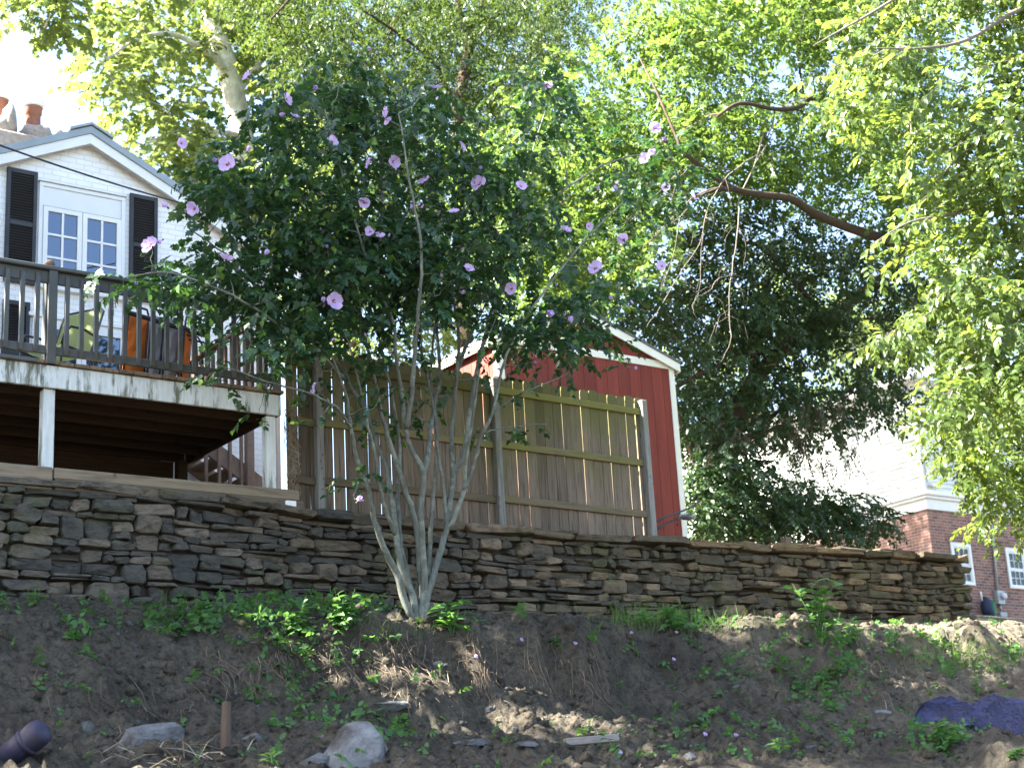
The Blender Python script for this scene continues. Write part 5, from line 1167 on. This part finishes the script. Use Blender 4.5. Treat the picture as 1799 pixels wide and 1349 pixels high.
# trees to the left, outside the picture, whose shade lies over the bank and the wall
for i, (bx0, by0, els, lb) in enumerate(((-1.0, 17.0, [((0, 17.4, 12), (3.4, 3.0, 4.2)), ((-.5, 15.8, 8.0), (2.7, 2.4, 2.5)), ((.6, 18.4, 9.2), (2.6, 1.9, 2.6)), ((1.0, 17.6, 16.4), (2.5, 2.3, 2.6))], 'tall leafy tree beyond the left edge shading the bank and wall'),
                                        (-4.2, 19, [((-3.6, 18.6, 13.0), (3.0, 3.0, 2.6)), ((-4, 17.6, 9.6), (2.6, 2.6, 2.4))], 'second tall tree further left of the bank'))):
    rg = np.random.default_rng(60+i)
    t_ = Tree('shade_tree', lb, 'tree', (bx0, by0, gz(bx0, by0)), rg, 'trees on the hill', M['barkbrown'])
    t_.limb([(bx0, by0, gz(bx0, by0)-.2), (bx0+.1, by0+.1, 7), (bx0+.3, by0+.4, 11), (els[0][0][0], els[0][0][1], els[0][0][2]+1.5)], .34, .08, 10, 'trunk')
    for (c, r) in els:
        for k in range(4):
            a = k*1.57+.4; t_.limb([(bx0+.2, by0+.2, c[2]-2.2), (c[0]+.45*r[0]*math.cos(a), c[1]+.45*r[1]*math.sin(a), c[2]-.3), (c[0]+.85*r[0]*math.cos(a), c[1]+.85*r[1]*math.sin(a), c[2]+.5)], .09, .02)
    C = np.concatenate([ellpts(c, r, int(26*r[0]*r[1]), rg, .3) for c, r in els])
    pu = np.array([proj(c) for c in C]); C = C[(pu[:, 1] < -90) | (pu[:, 0] < -70)]
    for (uu, vv, gap) in ((690, 1115, 1.6), (745, 1140, 1.4), (860, 1175, .8), (40, 560, .9), (130, 560, .9), (480, 1110, .7), (1400, 1108, .9), (1470, 1118, 1.0), (1540, 1105, 1.0), (1620, 1120, 1.1), (1690, 1105, 1.1), (1770, 1130, 1.2), (1330, 1106, .6)):      # openings in the canopy
        o_ = hit(uu, vv) if vv > 1000 else P(uu, vv, 15.8); w_ = C-o_; s_v = np.array(SUN); C = C[np.linalg.norm(w_-np.outer(w_@s_v, s_v), axis=1) > gap]
    t_.twigs(C, .016, .1, 3); t_.leaves(C, 6, .62, [(v*1.9, t) for v, t in KT], M['shadeleaf'], 'crown', (-.2, .35), (.9, 1.3))

# ------------------------------------------------------------------ the bank: rocks, weeds, litter
rg = np.random.default_rng(5)
def rock_geo(rx_, ry_, rz_, seed, flat=0.0, n=16, m=11):
    g = lump(0, 0, 0, 1, 1, 1, seed, n, m); V = np.array(g.V); r = np.random.default_rng(seed)
    for _ in range(15 if n > 8 else 5):      # chop facets
        d = r.normal(size=3); d /= np.linalg.norm(d); h = r.uniform(.5, .82); s = V@d; k = s > h; V[k] -= np.outer(s[k]-h, d)
    g.V = [tuple(v) for v in (V*np.array([rx_, ry_, rz_]))]; return g
rocks = [(262, 1296, .34, .22, .17, 'large flat-topped grey boulder at the lower left of the bank', 3), (640, 1338, .36, .28, .42, 'pale pointed grey boulder at the bottom edge left of centre', 4),
         (826, 1305, .27, .14, .06, 'long flat pale slab lying at the foot of the bank', 5), (933, 1307, .16, .12, .055, 'rounded flat stone right of the long pale slab', 6), (987, 1305, .14, .1, .05, 'bluish flat stone beside the grey plank', 7),
         (455, 1300, .13, .1, .08, 'dark grey rock just right of the wooden stake', 8), (865, 1246, .09, .08, .075, 'small pale rock in the hollow of the bank', 9), (278, 1098, .13, .1, .05, 'flat pale grey stone among weeds near the left wall foot', 10),
         (762, 1167, .19, .12, .035, 'thin tilted slate below the foot of the shrub', 11), (480, 1112, .09, .06, .02, 'bright sunlit flat stone among the weeds left of the shrub', 12), (672, 1237, .30, .14, .07, 'long earth-covered stone in the bank below the shrub', 13),
         (1550, 1250, .17, .1, .07, 'long grey rock in the bank left of the blue tarp', 14), (1490, 1290, .12, .09, .06, 'pale rock on the lower ground left of the blue tarp', 15), (1425, 1312, .13, .09, .07, 'angular grey rock on the lower ground near the bottom right', 16),
         (1300, 1205, .06, .05, .05, 'small round pale stone halfway up the right bank', 17), (1215, 1330, .1, .07, .06, 'small grey rock at the bottom edge right of centre', 18), (737, 1295, .11, .07, .06, 'small brown rock between the pointed boulder and the long slab', 19),
         (1398, 1243, .07, .05, .05, 'light stone under hanging weeds on the right bank', 20), (150, 1275, .12, .09, .07, 'half-buried rock left of the large boulder', 21), (560, 1335, .18, .12, .10, 'broken grey stone left of the pointed boulder', 23), (885, 1075, .07, .06, .05, 'rounded stone near the wall foot right of the shrub', 24)]
for (u, v, a, b, c, lb, sd) in rocks:
    p = hit(u, v); g = rock_geo(a, b, c, sd+100)
    V = np.array(g.V); r0 = Quaternion((0, 0, 1), rg.uniform(-.9, -.3)).to_matrix()
    if sd == 4: V = V*np.array([1, 1, 1.0]); V[:, :2] *= (1-.70*np.clip(V[:, 2:3]/c, -.3, 1))
    V = V@np.array(r0).T+p+np.array([0, .04, c*(-.18 if sd != 4 else .12)]); g.V = [tuple(x) for x in V]
    mk('rock', g, M['rock'], base=True, label=lb, cat='rock', group='rocks on the bank')
# pebbles and clods too many to count
peb = []
for i in range(6): 
    g = rock_geo(1, .8, .6, 300+i, n=5, m=3); V = np.array(g.V); T = []
    for f in g.F: T += [(f[0], f[1], f[2]), (f[0], f[2], f[3])]
    peb.append((V, np.array(T)))
def bank_pts(n, u0=0, u1=1799, v0=1060, v1=1349):
    x = rg.uniform(4.6, 21, n*3); y = rg.uniform(10.8, 15.2, n*3); z = ground_z(x, y); p = np.stack([x, y, z], -1)
    zc_ = p@B3[2]; u = 899.5+FPX*(p@B3[0])/zc_; v = 674.5-FPX*(p@B3[1])/zc_
    return p[(u > u0-30) & (u < u1+30) & (v < v1+30) & (v > v0-40)][:n]
pp = bank_pts(3600); parts = []
for i, tp in enumerate(peb):
    q = pp[i::6]; parts.append(place(tp, q, rotmats(rg.uniform(0, 6.3, len(q)), rg.normal(0, .3, len(q)), rg.normal(0, .3, len(q))), np.clip(rg.lognormal(-4.4, .6, len(q)), .005, .05)))
V, T = cat(parts); fastmesh('pebbles', V, T, M['rock'], kind='stuff', label='scattered pebbles and clods over the earth bank', cat='pebbles')
pp = bank_pts(6500); parts = []
for i, tp in enumerate(peb):
    q = pp[i::6]; parts.append(place(tp, q, rotmats(rg.uniform(0, 6.3, len(q)), rg.normal(0, .3, len(q)), rg.normal(0, .3, len(q))), np.clip(rg.lognormal(-3.75, .65, len(q)), .008, .10)))
V, T = cat(parts); fastmesh('soil_clods', V, T, M['soil'], kind='stuff', label='loose lumps of brown earth on the bank', cat='soil')

# low creeping weeds, grass and dry roots
def weed_density(u, v):
    d = +.018+.10*np.clip(vnoise(u/55, v/28, s=91)-.1, 0, 1)
    for (cu_, cv_, su, sv, w) in ((430, 1112, 120, 26, 1.7), (530, 1150, 60, 45, 1.6), (610, 1118, 50, 36, 1.5), (300, 1105, 80, 22, .7), (140, 1110, 40, 20, .5), (1190, 1108, 60, 14, .5), (1420, 1160, 60, 30, 1.3), (1450, 1215, 45, 50, 1.4), (1330, 1175, 70, 26, .8), (1660, 1310, 50, 25, .7), (1700, 1165, 110, 26, .9), (1600, 1140, 60, 18, .5), (560, 1230, 80, 60, .3), (700, 1270, 60, 25, .6), (1000, 1150, 100, 20, .15), (820, 1115, 50, 14, .4), (1330, 1310, 200, 30, .08), (460, 1200, 70, 40, .45), (1180, 1230, 120, 60, .12)):
        d = d+w*np.exp(-((u-cu_)/su)**2-((v-cv_)/sv)**2)
    return d
ww = thing('ground_weeds', 'low creeping green weeds spread over the bank', 'weeds', (10, 13.8, 2.2)); ww['kind'] = 'stuff'
pp = bank_pts(9000); pr = np.array([proj(p) for p in pp]); keep = rg.random(len(pp)) < weed_density(pr[:, 0], pr[:, 1]+8)*1.15; pp = pp[keep]
WT = [sprig('ovate', .13, 7, .055, np.random.default_rng(200+i), .15, 70) for i in range(5)]+[sprig('lobed', .10, 5, .06, np.random.default_rng(210+i), .1, 80) for i in range(3)]
k = rg.integers(0, 8, len(pp)); parts = []
for i, tp in enumerate(WT):
    q = pp[k == i]; n = len(q); qu = np.array([proj(x_) for x_ in q]); lift = np.exp(-((qu[:, 0]-500)/140)**2-((qu[:, 1]-1115)/40)**2)+.7*np.exp(-((qu[:, 0]-1440)/60)**2-((qu[:, 1]-1190)/45)**2)
    q = q+np.stack([0*lift, -.05*lift, lift*rg.uniform(0, .2, n)], -1); parts.append(place(tp, q+np.array([0, 0, .02]), rotmats(rg.uniform(-3.1, 3.1, n), rg.normal(.45, .45, n), rg.normal(0, .4, n)), rg.uniform(.55, 1.6, n)))
V, T = cat(parts); fastmesh('leaf_mass', V, T, M['weedleaf'], ww, kind='stuff')
gr = thing('grass', 'thin grass blades and dry straw on the bank', 'grass', (12, 13.8, 2.3)); gr['kind'] = 'stuff'
bl = (np.array([(0, .012, 0), (0, -.012, 0), (.5, .010, .10), (.5, -.010, .10), (1, 0, .02)]), np.array([(0, 1, 3), (0, 3, 2), (2, 3, 4)]))
def blades(n, cx, cy, su, sv, L, mat, nm, pit=1.0):
    u = rg.normal(cx, su, n); v = rg.normal(cy, sv, n); q = np.array([hit(a, min(b, 1348)) for a, b in zip(u, v)])
    V, T = place(bl, q, rotmats(rg.uniform(-3.1, 3.1, n), rg.normal(pit, .3, n), rg.normal(0, .3, n)), rg.uniform(.5, 1.2, n)*L)
    return V, T
gp_ = [blades(260, 1190, 1100, 70, 10, .26, None, ''), blades(160, 1130, 1095, 40, 8, .30, None, ''), blades(420, 1710, 1160, 70, 16, .24, None, ''), blades(120, 700, 1110, 40, 12, .16, None, ''), blades(160, 1560, 1130, 80, 18, .18, None, ''), blades(30, 65, 1050, 8, 5, .22, None, ''), blades(60, 320, 1065, 30, 8, .24, None, ''), blades(120, 1330, 1110, 60, 12, .18, None, '')]
V, T = cat(gp_); fastmesh('green_blades', V, T, M['grass'], gr, kind='stuff')
dp = [blades(420, 760, 1150, 110, 25, .16, None, '', .4), blades(260, 640, 1180, 60, 30, .20, None, '', -.6), blades(300, 1550, 1160, 110, 25, .18, None, '', .3), blades(260, 900, 1180, 120, 40, .16, None, '', -.5), blades(120, 420, 1180, 90, 30, .2, None, '', -.7), blades(150, 1690, 1200, 60, 20, .25, None, '', -.4), blades(80, 260, 1335, 80, 10, .4, None, '', .1), blades(160, 1150, 1260, 260, 50, .15, None, '', -.3)]
V, T = cat(dp); fastmesh('dry_straw', V, T, M['dry'], gr, kind='stuff')
ro = thing('exposed_roots', 'thin dry roots hanging from the cut edge of the bank', 'roots', (9.5, 13.6, 2)); ro['kind'] = 'stuff'; g = G()
for (u, v) in [(rg.uniform(560, 1050), rg.uniform(1130, 1200)) for _ in range(70)]+[(rg.uniform(360, 560), rg.uniform(1130, 1190)) for _ in range(34)]+[(rg.uniform(1300, 1700), rg.uniform(1160, 1230)) for _ in range(40)]+[(rg.uniform(50, 400), rg.uniform(1180, 1280)) for _ in range(18)]:
    p = hit(u, v); L = rg.uniform(.15, .5); pts = []; dx = rg.normal(0, .35)
    for j in range(6):
        f = j/5; x_ = p[0]+dx*L*f+.03*math.sin(f*7+u); y_ = p[1]-L*f*.75; pts.append((x_, y_, float(ground_z(x_, y_))+.015+.03*math.sin(f*3.1)+rg.normal(0, .008)))
    r0_ = rg.uniform(.002, .0055); g.tube(pts, [r0_*(1-.6*j/5) for j in range(6)], 4, False)
mk('root_mass', g, M['root'], ro, True, kind='stuff')
vt = P(513, 850, 15.85); dv_ = thing('dry_vine', 'bleached dry vine tangle between the deck post and the fence', 'vine', (vt[0], 15.85, 3.8)); g = G()
for i in range(26):
    u = rg.uniform(506, 520); v = rg.uniform(700, 850); pts = [P(u, v, 15.85)]
    for j in range(5): pts.append(P(np.clip(u+rg.normal(0, 7)*(j+1)*.5, 500, 528), v+rg.normal(6, 9)*(j+1)*.6, 15.85+rg.normal(0, .03)))
    g.tube(smooth_path(pts, 3), .0035, 4, False)
g.tube(smooth_path([P(511, 855, 15.85), P(515, 800, 15.86), P(509, 760, 15.84), P(516, 710, 15.86), P(512, 640, 15.86)], 4), .007, 5); mk('stems', g, M['dry'], dv_, True)

# leafy plants one can tell apart
wl_ = leaf_tpl('ovate'); wme = mesh('leaf', wl_[0], [tuple(t) for t in wl_[1].tolist()], M['weedleaf'], False); ll_ = leaf_tpl('long'); wlm = mesh('leaf', ll_[0], [tuple(t) for t in ll_[1].tolist()], M['weedleaf'], False)
def plant(label, u, v, h, stems, nl, ls, long=True, spread=.25, name='leafy_weed'):
    p = hit(u, v); t = thing(name, label, 'plant', tuple(p), 'leafy plants on the bank')
    for s in range(stems):
        a = rg.uniform(0, 6.3); sp_ = spread*rg.uniform(.2, 1) if stems > 1 else .04; hh = h*rg.uniform(.7, 1)
        pts = [p+np.array([math.cos(a)*sp_*f**1.3*h, math.sin(a)*sp_*f**1.3*h, hh*f-.02]) for f in np.linspace(0, 1, 5)]
        mk('stem', G().tube(pts, [.007, .006, .005, .004, .0025], 5), M['weedleaf'], t, True)
        for i in range(nl):
            f = .30+.70*(i/(nl-1)); q = pts[0]*(1-f)+pts[-1]*f if f < 1 else pts[-1]; q = np.array(pts[min(int(f*4), 3)])*(1-(f*4-int(f*4)))+np.array(pts[min(int(f*4)+1, 4)])*(f*4-int(f*4))
            inst('leaf', wlm if long else wme, t, q, quat_of(i*2.4+a+rg.normal(0, .35), (.35+.3*f)-.75*rg.random(), rg.normal(0, .4)), ls*(1.15-.5*f)*rg.uniform(.6, 1.2))
plant('tall bright leafy weed in front of the right half of the wall', 1440, 1122, .80, 6, 10, .24, True, .35)
plant('shorter leafy weed just right of the tall bright weed', 1495, 1138, .42, 4, 7, .18, True, .3)
plant('broad-leaved plant at the foot of the flowering shrub on its right', 795, 1118, .42, 6, 8, .24, True, .5)
plant('bushy bright plant left of the flowering shrub base', 600, 1112, .46, 8, 8, .18, False, .5)
plant('clump of long-leaved weeds at the wall foot right of centre', 1185, 1105, .28, 6, 6, .24, True, .6)
plant('small weed with a single tall stem beside the middle of the right wall', 1130, 1100, .22, 2, 6, .16, True, .4)
plant('leafy weed at bottom right in front of the blue tarp', 1660, 1318, .34, 7, 7, .17, False, .6)
plant('young sapling standing over the left end of the blue tarp', 1715, 1222, .30, 2, 7, .10, False, .3)
plant('three-leaved seedling on the bank right of centre', 1085, 1205, .10, 2, 4, .12, False, .9)
plant('small weed in the bottom right corner', 1785, 1335, .16, 4, 6, .12, False, .6)
plant('spiky weed on the lower ground right of centre', 1370, 1325, .18, 3, 6, .14, True, .4)
plant('weed with pale leaves at the left foot of the wall', 355, 1082, .16, 4, 6, .11, False, .6)
plant('two-leaved upright seedling under the wall left of the shrub', 435, 1070, .16, 2, 4, .12, False, .35)
plant('small leafy weed at the far left of the bank', 130, 1125, .12, 4, 6, .10, False, .7)
plant('weed by the wooden stake at the bottom left', 480, 1345, .18, 3, 6, .13, True, .5)
plant('low weed beside the pointed boulder', 700, 1275, .12, 4, 5, .12, False, .7)
plant('tuft of slim leaves in the middle of the bank', 975, 1135, .14, 4, 6, .11, True, .6)
plant('small weed near the bottom centre below the hollow', 1075, 1322, .12, 2, 5, .10, True, .5)
plant('trailing leafy weed over the edge of the right bank', 1465, 1190, .16, 6, 7, .10, False, .9)
plant('leafy weed among the lit weeds left of the shrub', 520, 1115, .26, 7, 7, .15, False, .7)
plant('yellow-green weed at the wall foot near the left edge', 64, 1062, .16, 3, 5, .12, True, .4)
plant('seedling growing on the wall top beside the middle fence post', 862, 905, .08, 2, 4, .08, False, .6) if False else None
# fallen blossoms
for i, (u, v) in enumerate(((1105, 1118), (1162, 1112), (1186, 1118), (912, 1130), (1008, 1138), (996, 1108), (1180, 1165), (832, 1160), (1085, 1330), (1235, 1298), (1290, 1300))):
    p = hit(u, v); f = inst('fallen_flower', cme, None, p+np.array([0, -.02, .03]), Quaternion((1, .3, 0), rg.uniform(.3, 1.4)), .035, label='faded lavender blossom fallen on the earth bank', cat='flower', group='fallen flowers on the bank')
    for k in range(4):
        o = bpy.data.objects.new('petal', pme); COL.objects.link(o); o.parent = f; o.rotation_mode = 'QUATERNION'; o.rotation_quaternion = Quaternion((0, 0, 1), k*1.5) @ Quaternion((0, 1, 0), R(-40))
# wooden stake, plank, violet tube, blue tarp
p = hit(397, 1318); mk('wooden_stake', G().tube([p+np.array([0, 0, -.1]), p+np.array([.0, 0, .16]), p+np.array([.012, .01, .37])], [.045, .042, .036], 7), M['stake'], base=True, label='short brown wooden stake standing in the earth at bottom left', cat='stake')
p = hit(1035, 1308); mk('plank', G().beam(p+np.array([-.20, .1, .03]), p+np.array([.30, -.04, .06]), .10, .07, .008), M['plank'], base=True, label='short grey plank end lying at the foot of the bank', cat='plank')
p = hit(45, 1330); vt_ = thing('plastic_tube', 'blue-violet round plastic tube end at the bottom left corner', 'tube', tuple(p))
Mt = Matrix.Translation(Vector(p)+Vector((0, 0, .10))) @ Vector((.45, -.55, .45)).to_track_quat('Z', 'Y').to_matrix().to_4x4()
mk('body', G().lathe([(.10, -.5), (.10, .12), (.092, .16), (.05, .185), (.01, .19)], 16, Mt), M['violet'], vt_, True); mk('rim', G().lathe([(.106, -.01), (.106, .03)], 16, Mt), M['violet'], vt_, True)
a = hit(1625, 1275); b = hit(1830, 1300); n, m = 46, 18; V = []; F = []
ax_ = (b-a)/np.linalg.norm(b-a); upv = np.array([0, 0, 1.]); dp_ = np.array([-.2, .9, .1])
for i in range(n):
    for j in range(m):
        f, h_ = i/(n-1), j/(m-1)
        env = math.sin(math.pi*min(1, f*3.2)/2)**.6
        ang = math.pi*(.05+.95*h_)
        rr_ = (.44-.10*f)*env*(1+.25*float(vnoise(np.array(f*4+.5*h_), np.array(h_*2.5), s=88)))
        q = a+ax_*np.linalg.norm(b-a)*f+dp_*(-.55*rr_*math.cos(ang)*1.3+.12)+upv*(rr_*math.sin(ang)*.95-.02)
        fold = .075*math.sin(f*17+6*h_+3*float(vnoise(np.array(f*3), np.array(h_*3), s=4)))*math.sin(math.pi*h_)+.02*float(vnoise(np.array(f*15), np.array(h_*9), s=6))
        fold += .05*abs(float(vnoise(np.array(f*9+h_*3), np.array(h_*5-f*4), s=17)))-.04*abs(float(vnoise(np.array(f*13), np.array(h_*3+f*6), s=19))); q = q+np.array([0, -1, .6])*fold; V.append(tuple(q))
for i in range(n-1):
    for j in range(m-1): F.append((i*m+j, i*m+m+j, i*m+m+j+1, i*m+j+1))
mk('blue_tarp', G().add(V, F), M['bluetarp'], smooth=False, base=True, label='crumpled blue tarp bundle lying at the foot of the bank on the right', cat='tarp')
